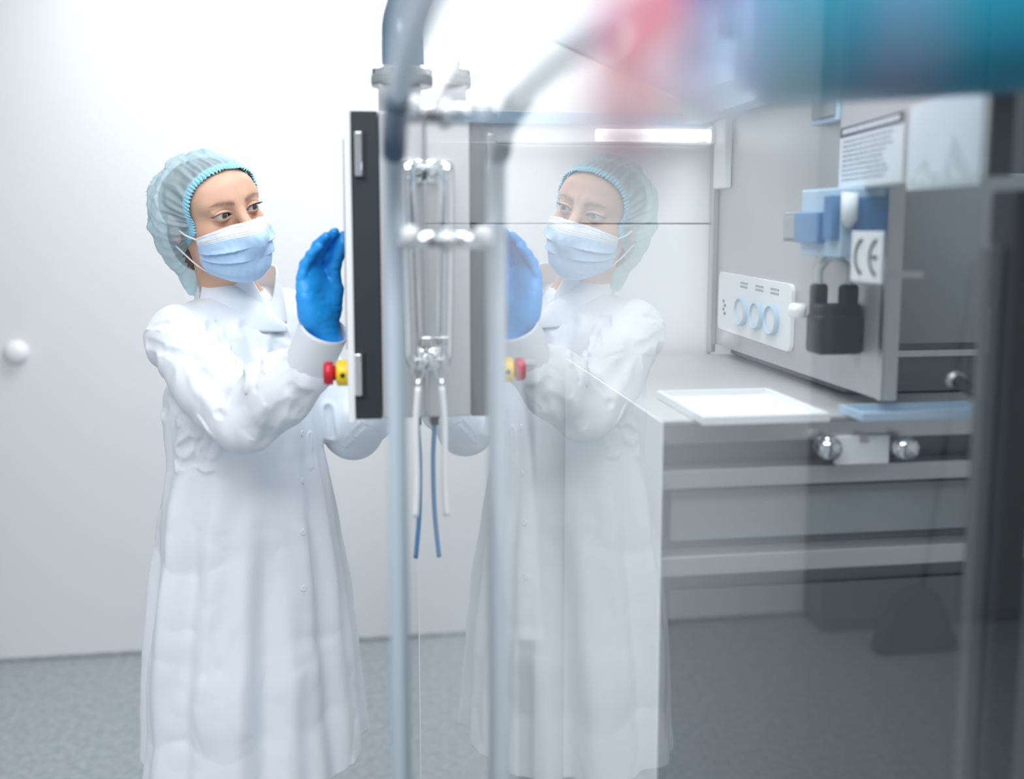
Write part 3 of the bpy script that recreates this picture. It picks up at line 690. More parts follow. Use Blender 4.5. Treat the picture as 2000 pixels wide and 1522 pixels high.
# ================================================================== THE WOMAN: SKELETON
def unit(v): v = np.array(v, float); return v/np.linalg.norm(v)
EYES = at(469, 413, 1.79)
hf = np.array([math.sin(R(40)), -math.cos(R(40)), -0.03]); hf = unit(hf)              # where the face points
hu = np.array([0,0,1.0]); hl = unit(np.cross(hu, hf)); hu = np.cross(hf, hl)            # hl = her left
ro = R(15); hl, hu = hl*math.cos(ro)+hu*math.sin(ro), hu*math.cos(ro)-hl*math.sin(ro)
HC = EYES - hf*0.084                                                                    # head centre
HM = np.stack([hl, hf, hu])                                                             # world -> head rows
def H2W(p): return HC + np.atleast_2d(p) @ HM
def W2H(P): return (P-HC) @ HM.T

NB = np.array([-0.245, 1.95, 1.375])                                                    # neck base
tf = np.array([math.sin(R(58)), -math.cos(R(58)), 0]); tl = np.array([math.cos(R(58)), math.sin(R(58)), 0])
SR = NB - tl*0.155 + np.array([0,0,-0.056]); SL = NB + tl*0.155 + np.array([0,0,-0.045])
ER = at(478, 812, 1.67); WR = at(626, 648, 1.575)
EL = at(690, 838, 2.04); WL = at(768, 806, 1.88)
HIP = np.array([-0.235, 1.96, 0.90])
CUF0 = at(603, 712, 1.60); CUF1 = at(634, 640, 1.568)                        # cuff seam, cuff opening

def head_sdf(Q):
    A = Q.copy(); A[:,0] = np.abs(A[:,0])
    d = ell(Q, (0,-0.014,0.018), (0.0745,0.088,0.070))
    d = smin(d, ell(Q, (0,0.020,-0.045), (0.056,0.060,0.074)), 0.03)
    d = smin(d, ell(Q, (0,0.050,0.030), (0.056,0.033,0.040)), 0.03)              # forehead
    d = smin(d, cap(A, (0.0,0.074,-0.098), (0.042,0.020,-0.075), 0.017, 0.015), 0.03)  # jaw
    d = smin(d, cap(A, (0.010,0.0765,0.0205), (0.046,0.061,0.019), 0.0085, 0.007), 0.016)   # brow
    d = smin(d, ell(A, (0.043,0.048,-0.030), (0.021,0.024,0.020)), 0.02)         # cheekbone
    d = smax(d, -ell(A, (0.0315,0.0965,-0.002), (0.0185,0.0165,0.0135)), 0.012)  # socket
    d = smin(d, cap(Q, (0,0.079,0.012), (0,0.103,-0.036), 0.0075, 0.0115), 0.012) # nose
    d = smin(d, ell(A, (0.012,0.090,-0.040), (0.009,0.011,0.008)), 0.008)
    d = smin(d, ell(Q, (0,0.084,-0.064), (0.022,0.011,0.011)), 0.010)            # mouth
    d = smin(d, ell(A, (0.0755,-0.012,-0.012), (0.006,0.016,0.028)), 0.006)      # ears
    # lids: a shell round the eyeball with an almond cut in it
    c = np.array([0.0315,0.0695,0.0])
    lid = np.linalg.norm(A-c, axis=1) - 0.0148
    lid = smin(lid, cap(A, (0.0185,0.0785,0.0065), (0.045,0.0735,0.0062), 0.0028, 0.0026), 0.006)
    d = smin(d, lid, 0.0055)
    q = A - np.array([0.0315,0.0,-0.0008]); zc = q[:,2] - 0.05*(q[:,0])
    up = np.sqrt((q[:,0]+0.000)**2 + (zc+0.0225)**2) - 0.0278
    lo = np.sqrt((q[:,0])**2 + (zc-0.0285)**2) - 0.0325
    al = np.maximum(up, lo); al = np.maximum(al, 0.055-A[:,1])
    d = smax(d, -al, 0.0012)
    # crease above the lid
    r = np.sqrt(((A[:,0]-0.0315)/1.0)**2 + (A[:,2]+0.0195)**2) - 0.0292
    d = d + 0.0012*np.exp(-(r/0.0011)**2)*ss(0.0,0.004,A[:,2]+0.001)*ss(0.06,0.07,A[:,1])*ss(0.018,0.013,np.abs(A[:,0]-0.0315))
    # fold below the eye
    r = np.sqrt(((A[:,0]-0.0305))**2 + (A[:,2]-0.0130)**2) - 0.0255
    d = d + 0.0007*np.exp(-(r/0.0013)**2)*ss(-0.004,-0.009,A[:,2])*ss(0.016,0.010,np.abs(A[:,0]-0.0305))*ss(0.05,0.06,A[:,1])
    return d

def torso_shape(P, grow=0.0):
    q = P - HIP; x = q @ tl; y = q @ tf; z = P[:,2]
    a = np.interp(z, [0.42,0.70,0.95,1.08,1.22,1.32,1.40], [0.235,0.215,0.190,0.170,0.165,0.150,0.09])
    b = np.interp(z, [0.42,0.70,0.95,1.08,1.22,1.32,1.40], [0.210,0.188,0.158,0.136,0.128,0.100,0.07])
    k = np.sqrt((x/(a+grow))**2 + ((y+0.0)/(b+grow))**2)
    d = (k-1)*np.minimum(a, b)*1.05
    return d, x, y, z

def body_sdf(P):
    Q = W2H(P); r = np.linalg.norm(Q, axis=1)
    d = np.where(r < 0.30, head_sdf(Q), r-0.14)
    nb = NB + np.array([0,0,-0.03])
    d = smin(d, cap(P, H2W((0,-0.024,-0.06))[0], nb, 0.046, 0.056), 0.03)
    t, x, y, z = torso_shape(P, -0.040); t = smax(t, P[:,2]-1.385, 0.05); t = smax(t, 0.80-P[:,2], 0.05)
    t = smin(t, chain(P, [SL+[0,0,0.01], nb, SR+[0,0,0.01]], [0.045,0.05,0.045]), 0.05)
    d = smin(d, t, 0.03)
    d = smin(d, chain(P, [SR, ER, CUF0-[0,0,0.004], CUF0*0.4+CUF1*0.6], [0.044,0.034,0.022,0.020], 0.02), 0.03)
    d = smin(d, chain(P, [SL, EL, WL], [0.046,0.036,0.024], 0.02), 0.03)
    for s in (-1, 1):
        h = HIP + tl*s*0.080 + np.array([0,0,-0.03]); kn = h + tf*0.015 + np.array([0,0,-0.42]); an = np.array([kn[0], kn[1], 0.085]) - tf*0.02
        d = smin(d, chain(P, [h, kn, an, an+tf*0.13+np.array([0,0,-0.05])], [0.070,0.052,0.036,0.03], 0.03), 0.03)
    return d
def axis(lo, hi, flo, fhi, fine, coarse):
    a = np.arange(flo, lo, -coarse)[::-1] if flo > lo else np.array([flo])
    b = np.arange(flo, fhi, fine)[1:]; c = np.arange(b[-1], hi, coarse)[1:]
    return np.concatenate([a, b, c])
X = axis(-0.66, 0.06, HC[0]-0.10, HC[0]+0.12, 0.0015, 0.008)
Y = axis(1.50, 2.30, HC[1]-0.14, HC[1]+0.11, 0.0015, 0.008)
Z = axis(0.0, 1.74, HC[2]-0.13, HC[2]+0.14, 0.0015, 0.008)
V, F = surface(body_sdf, X, Y, Z)
Q = W2H(V); A = np.abs(Q[:,0])
skin = np.array([0.73,0.445,0.315]); col = np.tile(skin, (len(V),1))
def paint(col, m, c): return col*(1-m[:,None]) + np.array(c)*m[:,None]
n1 = noise(Q*np.array([60,60,60]), 3); col *= (1+0.03*n1)[:,None]
col = paint(col, 0.35*np.exp(-((A-0.045)**2+(Q[:,2]+0.035)**2)/0.0006), (0.66,0.27,0.17))
# brows
bz = 0.0168 + 0.0042*np.sin(np.clip((A-0.012)/0.036, 0, 1)*2.4); th = 0.0036*ss(0.053,0.030,A)+0.0006
br = np.exp(-((Q[:,2]-bz)/th)**2)*ss(0.0085,0.013,A)*ss(0.054,0.047,A)*(Q[:,1] > 0.04)
br = br*(0.82+0.35*noise(np.stack([Q[:,0]*900+Q[:,2]*500, Q[:,2]*260, Q[:,1]*0], 1), 5)); col = paint(col, np.clip(br,0,1)*0.80, (0.14,0.065,0.032))
# lids and lashes line
eq = np.stack([A-0.0315, Q[:,2]+0.0008], 1); zc = eq[:,1]-0.05*eq[:,0]
up = np.sqrt(eq[:,0]**2+(zc+0.0225)**2)-0.0278; lo = np.sqrt(eq[:,0]**2+(zc-0.0285)**2)-0.0325; front = (Q[:,1] > 0.05)
col = paint(col, 0.75*np.exp(-(np.maximum(up, lo)/0.0011)**2)*front*(zc > 0.0), (0.03,0.018,0.015))
col = paint(col, 0.40*np.exp(-(np.maximum(up, lo)/0.0012)**2)*front*(zc <= 0.0), (0.16,0.06,0.05))
col = paint(col, 0.20*np.exp(-(((A-0.030)/0.020)**2+((Q[:,2]-0.004)/0.014)**2))*front, (0.36,0.16,0.10))
col = paint(col, ss(0.0,1.0,np.exp(-((A/0.022)**2+((Q[:,2]+0.064)/0.008)**2)*1.2))*front*0.7, (0.55,0.14,0.13))
person = thing('person', 'person in white coat, blue cap, mask and blue gloves touching the control box', 'person', (HIP[0], HIP[1], 0.0))
SKIN = attr_mat('skin', 'tint', 0.48, 0.12)
link_mesh('body', np_mesh('body', V, F, col), SKIN, person, smooth=True)

# eyes
def eye(side):
    n, m = 40, 48; g = unit(np.array([0.10,0.98,-0.06]))                       # gaze in head space: towards the box
    c = np.array([0.0315*side, 0.0695, 0.0]); r = 0.0132
    u = unit(np.cross([0,0,1.0], g)); v = np.cross(g, u); V = []; col = []
    for i in range(n):
        th = math.pi*i/(n-1)*1.0
        for j in range(m):
            ph = 2*math.pi*j/m; rr = r + (0.0007*math.exp(-(th/0.42)**2))
            V.append(c + rr*(math.cos(th)*g + math.sin(th)*(math.cos(ph)*u+math.sin(ph)*v)))
            s = math.sin(th)*r if th < 1.57 else 1
            if s < 0.0021: k = (0.004,0.004,0.005)
            elif s < 0.0052: k = (0.05,0.075,0.085) if s > 0.0027 else (0.10,0.12,0.11)
            elif s < 0.0059: k = (0.012,0.015,0.02)
            else: k = (0.70,0.64,0.60)
            col.append(k)
    me = np_mesh('eye', H2W(np.array(V)), grid_faces(n, m, True), np.array(col)); return link_mesh('eye', me, EYE_M, person, smooth=True)
EYE_M = attr_mat('eye_surface', 'tint', 0.12)
LASH = mat('lashes', (0.015,0.01,0.01), 0.6)
for s in (-1, 1):
    e = eye(s); bm = bmesh.new()
    for k in range(22):                                                        # upper lashes
        u = -0.0125+0.0255*k/21; zz_ = -0.0008 - 0.0225 + math.sqrt(0.0278**2-u*u) + 0.05*u
        dd = np.array([u, 0, zz_]); y0 = 0.0695 + math.sqrt(max(0.0150**2-u*u-zz_*zz_, 1e-6))
        p0 = np.array([(0.0315+u)*s, y0, zz_]); out_ = np.array([s*(u*0.25+0.002), 0.0055, 0.0030])*(0.8+0.4*(k/21))
        tube(bm, [H2W(p0)[0], H2W(p0+out_*0.55+[0,0,-0.0006])[0], H2W(p0+out_)[0]], [0.00040,0.0003,0.0001], 5, cap=False)
    obj('lashes', bm, LASH, e)

# hair under the cap
def skullcap(Q, g): return smin(ell(Q, (0,-0.014,0.018), (0.0745+g,0.088+g,0.070+g)), ell(Q, (0,0.050,0.030), (0.056+g,0.033+g,0.040+g)), 0.03)
AX = unit(np.array([0,0.90,-0.43])); CC = np.array([0,-0.025,0.015])
au = np.array([1.0,0,0]); av = np.cross(au, AX); av = av if av[2] > 0 else -av        # av: upward
def rim(u):                                                                    # polar angle of the cap's rim, u=0 towards the crown
    c = math.cos(u); return R(64.5 - 3.0*max(c, 0)**2 + 8*max(-c, 0)**1.6 - 17*math.exp(-((abs((u+math.pi)%(2*math.pi)-math.pi)-1.65)/0.55)**2))
def hair_sdf(Q):
    d = skullcap(Q, 0.004)
    bun = smin(ell(Q, (0.0,-0.100,-0.045), (0.040,0.036,0.045)), ell(Q, (0,-0.055,-0.055), (0.062,0.045,0.060)), 0.03); d = smin(d, bun, 0.02)
    dv = Q-CC; l = np.linalg.norm(dv, axis=1); ca = (dv @ AX)/np.maximum(l, 1e-6)
    u = np.arctan2(dv @ au, dv @ av); c = np.cos(u)
    lim = np.radians(64.5 - 3.0*np.maximum(c,0)**2 + 8*np.maximum(-c,0)**1.6 - 17*np.exp(-((np.abs(u)-1.65)/0.55)**2))
    lim = lim - R(5)*np.exp(-((np.abs(u)-2.05)/0.45)**2) + R(3)
    d = smax(d, (lim-np.arccos(np.clip(ca,-1,1)))*l*0.8, 0.004)
    return d + 0.0012*np.sin(u*70+6*noise(Q*25, 8))
Vh, Fh = surface(lambda P: hair_sdf(P), np.arange(-0.10,0.10,0.0028), np.arange(-0.16,0.12,0.0028), np.arange(-0.14,0.14,0.0028))
HAIR = mat('dark_blonde_hair', (0.11,0.07,0.045), 0.5, bump=(400, 0.3, 0.0005))
hn = noise(Vh*np.array([120,40,40]), 4)
link_mesh('hair', np_mesh('hair', H2W(Vh), Fh), HAIR, person, smooth=True)

# ------------------------------------------------------------------ bouffant cap
def bag(Q):
    d = skullcap(Q, 0.009)
    d = smin(d, ell(Q, (0.0,-0.034,-0.004), (0.088,0.070,0.070)), 0.03)
    d = smin(d, ell(Q, (-0.004,-0.066,-0.060), (0.064,0.054,0.082)), 0.04)
    return smin(d, ell(Q, (-0.006,-0.076,-0.138), (0.038,0.028,0.040)), 0.035)
nv, nu = 110, 420; rows = []; rnd = np.random.RandomState(5)
lob = rnd.uniform(0, 2*math.pi, 8)
us = np.linspace(0, 2*math.pi, nu, endpoint=False)
dirs = []
for i in range(nv):
    v = i/(nv-1)
    for u in us:
        th = rim(u) + (math.pi-rim(u))*(v**0.92); dirs.append(math.cos(th)*AX + math.sin(th)*(math.cos(u)*av+math.sin(u)*au))
dirs = np.array(dirs)
def radial(f, c, D, lo=0.02, hi=0.32, it=22):
    a = np.full(len(D), lo); b = np.full(len(D), hi)
    for _ in range(it):
        m = (a+b)/2; s = f(c+D*m[:,None]) < 0; a = np.where(s, m, a); b = np.where(s, b, m)
    return (a+b)/2
rad = radial(bag, CC, dirs); rsk = radial(lambda q: np.minimum(head_sdf(q), skullcap(q, 0.004)), CC, dirs)
rbase = radial(lambda q: skullcap(q, 0.008), CC, dirs)
vv = np.repeat(np.linspace(0,1,nv), nu); uu = np.tile(us, nv)
edge = ss(-0.02, 0.10, vv)
rimr = np.maximum(np.minimum(rsk+0.003, rbase+0.012), rbase*0.0+0.07)
pts0 = CC + dirs*rad[:,None]
gat = np.sin(uu*46+3.0*np.sin(uu*5+1)+1.5*noise(pts0*18, 2))*0.0032*np.exp(-vv*9) + np.sin(uu*25+2*np.sin(uu*3)+2.0*noise(pts0*22, 6))*0.0030*np.exp(-vv*3.6)
rdg = lambda s, k: 1-2*np.abs(noise(pts0*s + 0.6*np.stack([noise(pts0*s*0.7, k+5), noise(pts0*s*0.7, k+6), noise(pts0*s*0.7, k+7)], 1), k))
cr = 0.0085*rdg(19, 1)*ss(0.06, 0.3, vv) + 0.0052*rdg(38, 2)*ss(0.03,0.25,vv) + 0.0019*rdg(85, 3)
side_ = ss(-0.2, 0.6, np.cos(uu))
cr *= (1-0.45*side_*ss(0.35,0.1,vv))
rfin = rimr*(1-edge) + (rad+cr)*edge + gat*ss(0,0.05,vv)
Vc = CC + dirs*rfin[:,None]
def cap_material():
    m = bpy.data.materials.new('blue_nonwoven_cap'); m.use_nodes = True; nt = m.node_tree; nt.nodes.clear()
    out = nt.nodes.new('ShaderNodeOutputMaterial'); d = nt.nodes.new('ShaderNodeBsdfDiffuse'); tl_ = nt.nodes.new('ShaderNodeBsdfTranslucent'); tr = nt.nodes.new('ShaderNodeBsdfTransparent')
    d.inputs[0].default_value = (0.74,0.90,0.96,1); tl_.inputs[0].default_value = (0.55,0.84,0.92,1); tr.inputs[0].default_value = (0.92,0.98,1,1)
    m1 = nt.nodes.new('ShaderNodeMixShader'); m1.inputs[0].default_value = 0.35; nt.links.new(d.outputs[0], m1.inputs[1]); nt.links.new(tl_.outputs[0], m1.inputs[2])
    m2 = nt.nodes.new('ShaderNodeMixShader'); m2.inputs[0].default_value = 0.40; nt.links.new(m1.outputs[0], m2.inputs[1]); nt.links.new(tr.outputs[0], m2.inputs[2])
    tc = nt.nodes.new('ShaderNodeTexCoord'); n = nt.nodes.new('ShaderNodeTexNoise'); n.inputs['Scale'].default_value = 90; n.inputs['Detail'].default_value = 6; nt.links.new(tc.outputs['Object'], n.inputs[0])
    bp = nt.nodes.new('ShaderNodeBump'); bp.inputs['Strength'].default_value = 0.5; bp.inputs['Distance'].default_value = 0.002; nt.links.new(n.outputs[0], bp.inputs['Height']); nt.links.new(bp.outputs[0], d.inputs['Normal'])
    nt.links.new(m2.outputs[0], out.inputs[0]); return m
CAPM = cap_material()
bouffant = link_mesh('bouffant_cap', np_mesh('bouffant_cap', H2W(Vc), grid_faces(nv, nu, True)), CAPM, person, smooth=True)
# gathered elastic edge: a frill of zigzag lobes
nf = 7; Vf = []; cols = []
for i in range(nf):
    f_ = i/(nf-1)
    for j, u in enumerate(np.linspace(0, 2*math.pi, 900, endpoint=False)):
        th = rim(u) + R(5.0) - R(9.0)*f_ - R(1.0)*math.sin(u*88+2*math.sin(u*9))*f_
        dr = math.cos(th)*AX + math.sin(th)*(math.cos(u)*av+math.sin(u)*au)
        k = int(round(u/(2*math.pi)*nu)) % nu; r0 = rimr[k]
        Vf.append((dr, r0, 0.0030+0.0022*math.sin(u*88+1.0)*f_ + 0.0025*math.sin(f_*math.pi)))
Dd = np.array([v[0] for v in Vf]); rs_ = radial(lambda q: np.minimum(head_sdf(q), skullcap(q, 0.003)), CC, Dd)
rs_ = np.minimum(rs_, np.array([v[1] for v in Vf])+0.004)
Vf = CC + Dd*(rs_+np.array([v[2] for v in Vf]))[:,None]
BAND = mat('blue_elastic_band', (0.33,0.68,0.82), 0.7)
eb = link_mesh('elastic_band', np_mesh('elastic_band', H2W(Vf), grid_faces(nf, 900, True)), BAND, bouffant, smooth=True)

# ------------------------------------------------------------------ surgical mask
def mask_form(Q):
    d = head_sdf(Q)
    d = smin(d, ell(Q, (0,0.062,-0.062), (0.046,0.042,0.056)), 0.03)
    d = smin(d, cap(Q, (0,0.086,-0.018), (0,0.108,-0.050), 0.008, 0.014), 0.02)
    return d-0.003
nr, nc = 150, 170; D_ = []; O_ = []; UV = []
for i in range(nr):
    v = i/(nr-1)
    for j in range(nc):
        u = -1+2*j/(nc-1); al = u*R(62); au_ = abs(u)
        ztop = -0.015 - 0.016*au_**1.5; zbot = -0.122 + 0.030*au_**2.2
        z = ztop + (zbot-ztop)*v
        O_.append((0, 0.002-0.010*v, z+0.0)); D_.append((math.sin(al), math.cos(al), -0.30*ss(0.72,1.0,np.float64(v)))); UV.append((u, v))
O_ = np.array(O_); D_ = np.array(D_); UV = np.array(UV)
a_ = np.full(len(D_), 0.0); b_ = np.full(len(D_), 0.17)
for _ in range(22):
    m_ = (a_+b_)/2; s_ = mask_form(O_+D_*m_[:,None]) < 0; a_ = np.where(s_, m_, a_); b_ = np.where(s_, b_, m_)
u, v = UV[:,0], UV[:,1]; au_ = np.abs(u)
def pleat(v0, amp, wd, fade):                       # a fold: sharp lip facing down
    x = v-v0; return amp*np.where(x < 0, np.exp(x/wd), -0.55*np.exp(-x/(wd*0.35)))*fade
fade = ss(0.06,0.40,au_)
off = 0.0022*np.sin(np.clip(v,0,1)*math.pi) + pleat(0.40+0.05*au_, 0.0064, 0.10, fade*ss(1.02,0.80,au_)) + pleat(0.63-0.02*au_, 0.0054, 0.08, fade*ss(1.02,0.75,au_)) + pleat(0.83-0.04*au_, 0.0036, 0.06, fade*ss(0.95,0.6,au_))
off += 0.0025*np.exp(-(u/0.045)**2)*ss(0.15,0.35,v)*ss(0.95,0.75,v)                 # centre crease
off += 0.0012*noise(np.stack([u*7, v*6, u*0], 1), 4) + 0.0005*noise(np.stack([u*22, v*14, u*0], 1), 9)
off += 0.016*np.exp(-((u-0.98)/0.22)**2-((v-0.42)/0.22)**2) + 0.003*np.exp(-((u+0.98)/0.22)**2-((v-0.42)/0.3)**2)
off -= 0.0008*((np.abs(v-0.055)<0.006)|(np.abs(v-0.15)<0.005)|(np.abs(v-0.185)<0.005))
Vm = O_ + D_*(b_+off)[:,None]
body_c = np.array([0.50,0.70,0.93]); colm = np.tile(body_c, (len(Vm),1))
colm = paint(colm, ss(0.205,0.195,v), (0.84,0.87,0.93))
dots = ((np.sin(u*260) > 0.2) & ((np.abs(v-0.055)<0.006)|(np.abs(v-0.15)<0.0045)|(np.abs(v-0.185)<0.0045))).astype(float); colm = paint(colm, dots*0.45, (0.45,0.50,0.75))
weld = ((au_ > 0.86) & (au_ < 0.97) & (np.sin(u*215) > 0) & (np.sin(v*190) > 0.1) & (v > 0.22)).astype(float); colm = paint(colm, weld*0.5, (0.30,0.45,0.80))
colm = paint(colm, ((au_ > 0.86) & (v > 0.2))*0.35, (0.55,0.70,0.95)); colm = paint(colm, ss(0.955,0.97,v), (0.84,0.88,0.95))
# inner side: give thickness
MASKM = attr_mat('mask_fabric', 'tint', 0.75)
msk = link_mesh('surgical_mask', np_mesh('surgical_mask', H2W(Vm), grid_faces(nr, nc), colm), MASKM, person, smooth=True)
sm = msk.modifiers.new('s', 'SOLIDIFY'); sm.thickness = 0.0012; sm.offset = 0
LOOP = mat('white_elastic', (0.86,0.87,0.90), 0.6)
for s in (-1, 1):
    j = 0 if s < 0 else nc-1
    top_ = Vm[8*nc+j]; bot_ = Vm[(nr-6)*nc+j]
    earp = [np.array([s*0.080,-0.018,0.0]), np.array([s*0.080,-0.026,-0.025])]
    bm = bmesh.new(); tube(bm, [H2W(p)[0] for p in bez([top_, top_*0.5+np.array([s*0.079,-0.005,-0.010])*0.5+np.array([s*0.004,0,0]), np.array([s*0.080,-0.008,-0.002])], 6)], 0.0015, 10); obj('ear_loop', bm, LOOP, msk, smooth=True)
    bm = bmesh.new(); tube(bm, [H2W(p)[0] for p in bez([bot_, bot_*0.55+np.array([s*0.076,-0.02,-0.05])*0.45+np.array([s*0.002,0,-0.002]), np.array([s*0.077,-0.022,-0.045])], 6)], 0.0015, 10); obj('ear_loop', bm, LOOP, msk, smooth=True)

# ------------------------------------------------------------------ coat
CUF0 = at(603, 712, 1.60); CUF1 = at(634, 640, 1.568)                        # cuff seam, cuff opening
EC = ER + np.array([0.0, 0.0, -0.006])
def coat_base(P):
    t, x, y, z = torso_shape(P, 0.0)
    ang = np.arctan2(y, x)
    fl = ss(1.12, 0.80, z)
    t = t - fl*(0.010*np.sin(ang*9+1.0+2*z) + 0.006*np.sin(ang*17+3*z)) - 0.003*np.sin(ang*13+z*9)
    t = smax(t, z-1.40, 0.05); t = smax(t, 0.46-z, 0.004)
    d = smin(t, chain(P, [SL+[0,0,0.005], NB+[0,0,-0.050], SR+[0,0,0.005]], [0.058,0.062,0.060]), 0.045)
    armR = chain(P, [SR+[0,0,-0.01], SR*0.5+EC*0.5+[0.0,0,-0.012], EC], [0.059,0.061,0.058], 0.03)
    fore = chain(P, [EC, EC*0.45+CUF0*0.55+[0.0,0,-0.002], CUF0-0.014*unit(CUF1-CUF0)], [0.058,0.057,0.047], 0.02)
    armR = smin(armR, fore, 0.018)
    d = smin(d, armR, 0.020)
    armL = chain(P, [SL+[0,0,-0.01], EL, WL*0.9+EL*0.1], [0.060,0.058,0.036], 0.03)
    return smin(d, armL, 0.025)
# creases, drawn where the photo shows them: (pixels..., width m, depth m)
CREASES = [([(292,640),(345,628),(392,650)], 0.006, 0.0035), ([(300,612),(335,600),(375,628)], 0.008, 0.003),
  ([(286,672),(335,690),(385,700),(440,715)], 0.010, 0.006), ([(395,690),(425,697),(448,708)], 0.004, 0.006),
  ([(448,712),(438,690),(432,660)], 0.006, 0.004), ([(466,710),(455,680),(445,650)], 0.006, 0.003),
  ([(495,760),(497,735),(505,715)], 0.006, 0.008), ([(400,850),(430,805),(448,775),(470,745)], 0.010, 0.007),
  ([(330,780),(365,820),(400,850)], 0.010, 0.005), ([(360,690),(400,740),(430,775)], 0.012, 0.004),
  ([(520,860),(535,820),(560,790)], 0.012, 0.004), ([(560,850),(590,810),(610,770)], 0.009, 0.004),
  ([(415,635),(440,665),(455,690)], 0.008, 0.004), ([(500,615),(520,650),(560,690)], 0.010, 0.003),
  ([(480,640),(505,680),(520,720)], 0.009, 0.003), ([(540,640),(565,660),(585,690)], 0.008, 0.003),
  ([(296,700),(312,750),(322,800)], 0.010, 0.004), ([(560,735),(556,712),(565,700)], 0.005, 0.004),
  ([(578,745),(582,722),(588,708)], 0.005, 0.004), ([(600,750),(603,735),(606,722)], 0.004, 0.003), ([(570,760),(590,780),(585,800)], 0.010, 0.004),
  ([(365,832),(366,850),(374,864),(400,870)], 0.003, 0.0025), ([(695,812),(705,830),(730,838)], 0.003, 0.003), ([(670,870),(690,850),(708,832)], 0.004, 0.003),
  ([(380,905),(385,875),(395,864)], 0.008, 0.008), ([(400,905),(408,880),(415,868)], 0.007, 0.008), ([(345,905),(352,880),(372,866)], 0.007, 0.006),
  ([(606,790),(608,850),(608,910)], 0.0025, 0.004), ([(640,800),(648,850),(650,905)], 0.006, 0.005)]
SEG = []
for pts_, wd, dp in CREASES:
    hit = [march(coat_base, EY, unit(ray(px, py)), 1.3, 3.0) for px, py in pts_]; hit = [h for h in hit if h is not None]
    for p, q in zip(hit, hit[1:]):
        if np.linalg.norm(p-q) < 0.25: SEG.append((p, q, wd, dp))
def coat_sdf(P):
    d = coat_base(P); near = np.abs(d) < 0.03
    if near.any():
        Pn = P[near]; e = np.zeros(len(Pn))
        for p, q, wd, dp in SEG:
            dd = q-p; t = np.clip(((Pn-p) @ dd)/np.dot(dd,dd), 0, 1); r = np.linalg.norm(Pn-p-t[:,None]*dd, axis=1)
            k = r < 5*wd
            if k.any():
                rr = r[k]/wd; e[k] = np.minimum(np.maximum(e[k], 1.5*dp*np.exp(-rr**2)) , 0.012) - 0.7*dp*np.exp(-((rr-2.1)/0.9)**2)
        wp = Pn + 0.03*np.stack([noise(Pn*9, 11), noise(Pn*9, 12), noise(Pn*9, 13)], 1)
        e = e + 0.0045*(1-2*np.abs(noise(wp*np.array([11,11,6]), 21))) + 0.0011*(1-2*np.abs(noise(wp*np.array([31,31,18]), 22)))
        d = d.copy(); d[near] += e
    n_ = unit(CUF1-CUF0); 
    return d
Vk, Fk = surface(coat_sdf, np.arange(-0.56,0.10,0.0034), np.arange(1.55,2.28,0.0034), np.arange(0.44,1.46,0.0034), newton=2)
COAT = mat('white_coat_cloth', (0.84,0.88,0.93), 0.85, bump=(900, 0.15, 0.0004))
COAT_IN = COAT
coat = link_mesh('coat', np_mesh('coat', Vk, Fk), COAT, person, smooth=True)
# cuff: an open sleeve end with thickness
def ringmesh(name, c_rows, mat_, parent, thick=0.002, seg=72):
    V = np.vstack(c_rows); F = grid_faces(len(c_rows), seg, True); o = link_mesh(name, np_mesh(name, V, F), mat_, parent, smooth=True)
    s = o.modifiers.new('s', 'SOLIDIFY'); s.thickness = thick; s.offset = -1; return o
ang_ = np.linspace(0, 2*math.pi, 72, endpoint=False)
rows_ = []; dcf = unit(CUF1-CUF0); uu_, vv_, _ = frame_of(dcf)
for k, s in enumerate(np.linspace(-0.12, 1.0, 16)):
    c = CUF0 + (CUF1-CUF0)*s; r = 0.0385 + 0.0005*s - 0.0035*math.exp(-((s+0.12)/0.08)**2)
    g = 0.0018*np.sin(ang_*14)*max(0, 1-(s+0.12)*3.5)
    # the opening slants so its inside shows
    rows_.append(c + (r+g)[:,None]*(np.cos(ang_)[:,None]*uu_ + np.sin(ang_)[:,None]*vv_))
ringmesh('cuff', rows_, COAT, coat)
# collar: crossed stand collar
rows_ = []; nh = 14; seg = 96; CN = NB + np.array([0.004,-0.004,-0.028]); a2 = np.linspace(0, 2*math.pi, seg, endpoint=False)
fa = math.atan2(tf[1], tf[0]) - R(6)
for k in range(nh):
    s = k/(nh-1); da = np.abs((a2-fa+math.pi) % (2*math.pi) - math.pi)
    hgt = 0.106 - 0.062*np.exp(-(da/0.40)**2) + 0.003*np.sin(a2*2)
    r = 0.086 - 0.016*s + 0.0025*np.sin(s*math.pi) + 0.0012*np.sin(a2*40)*ss(0.9,0.5,da)*0.6 + 0.008*np.exp(-(da/0.7)**2)*(1-s*0.3)
    rows_.append(np.stack([CN[0]+r*np.cos(a2), CN[1]+r*np.sin(a2), CN[2]-0.012+hgt*s], 1))
ringmesh('collar', rows_, COAT, coat, 0.003, seg)
# lapel flap lying over the collar's left part
a3 = np.linspace(fa-R(95), fa+R(12), 50); rows2 = []
for s in np.linspace(0, 1, 12):
    w_ = (a3-a3[0])/(a3[-1]-a3[0]); r = 0.0925 - 0.020*s*0.9 + 0.006*np.sin(s*math.pi); hh = 0.100 - 0.075*w_**1.6
    rows2.append(np.stack([CN[0]+(r+0.008*w_)*np.cos(a3), CN[1]+(r+0.008*w_)*np.sin(a3), CN[2]-0.012-0.014*w_ + hh*s], 1))
V2 = np.vstack(rows2); o = link_mesh('collar_flap', np_mesh('collar_flap', V2, grid_faces(12, 50)), COAT, coat, smooth=True); s_ = o.modifiers.new('s', 'SOLIDIFY'); s_.thickness = 0.003; s_.offset = 0
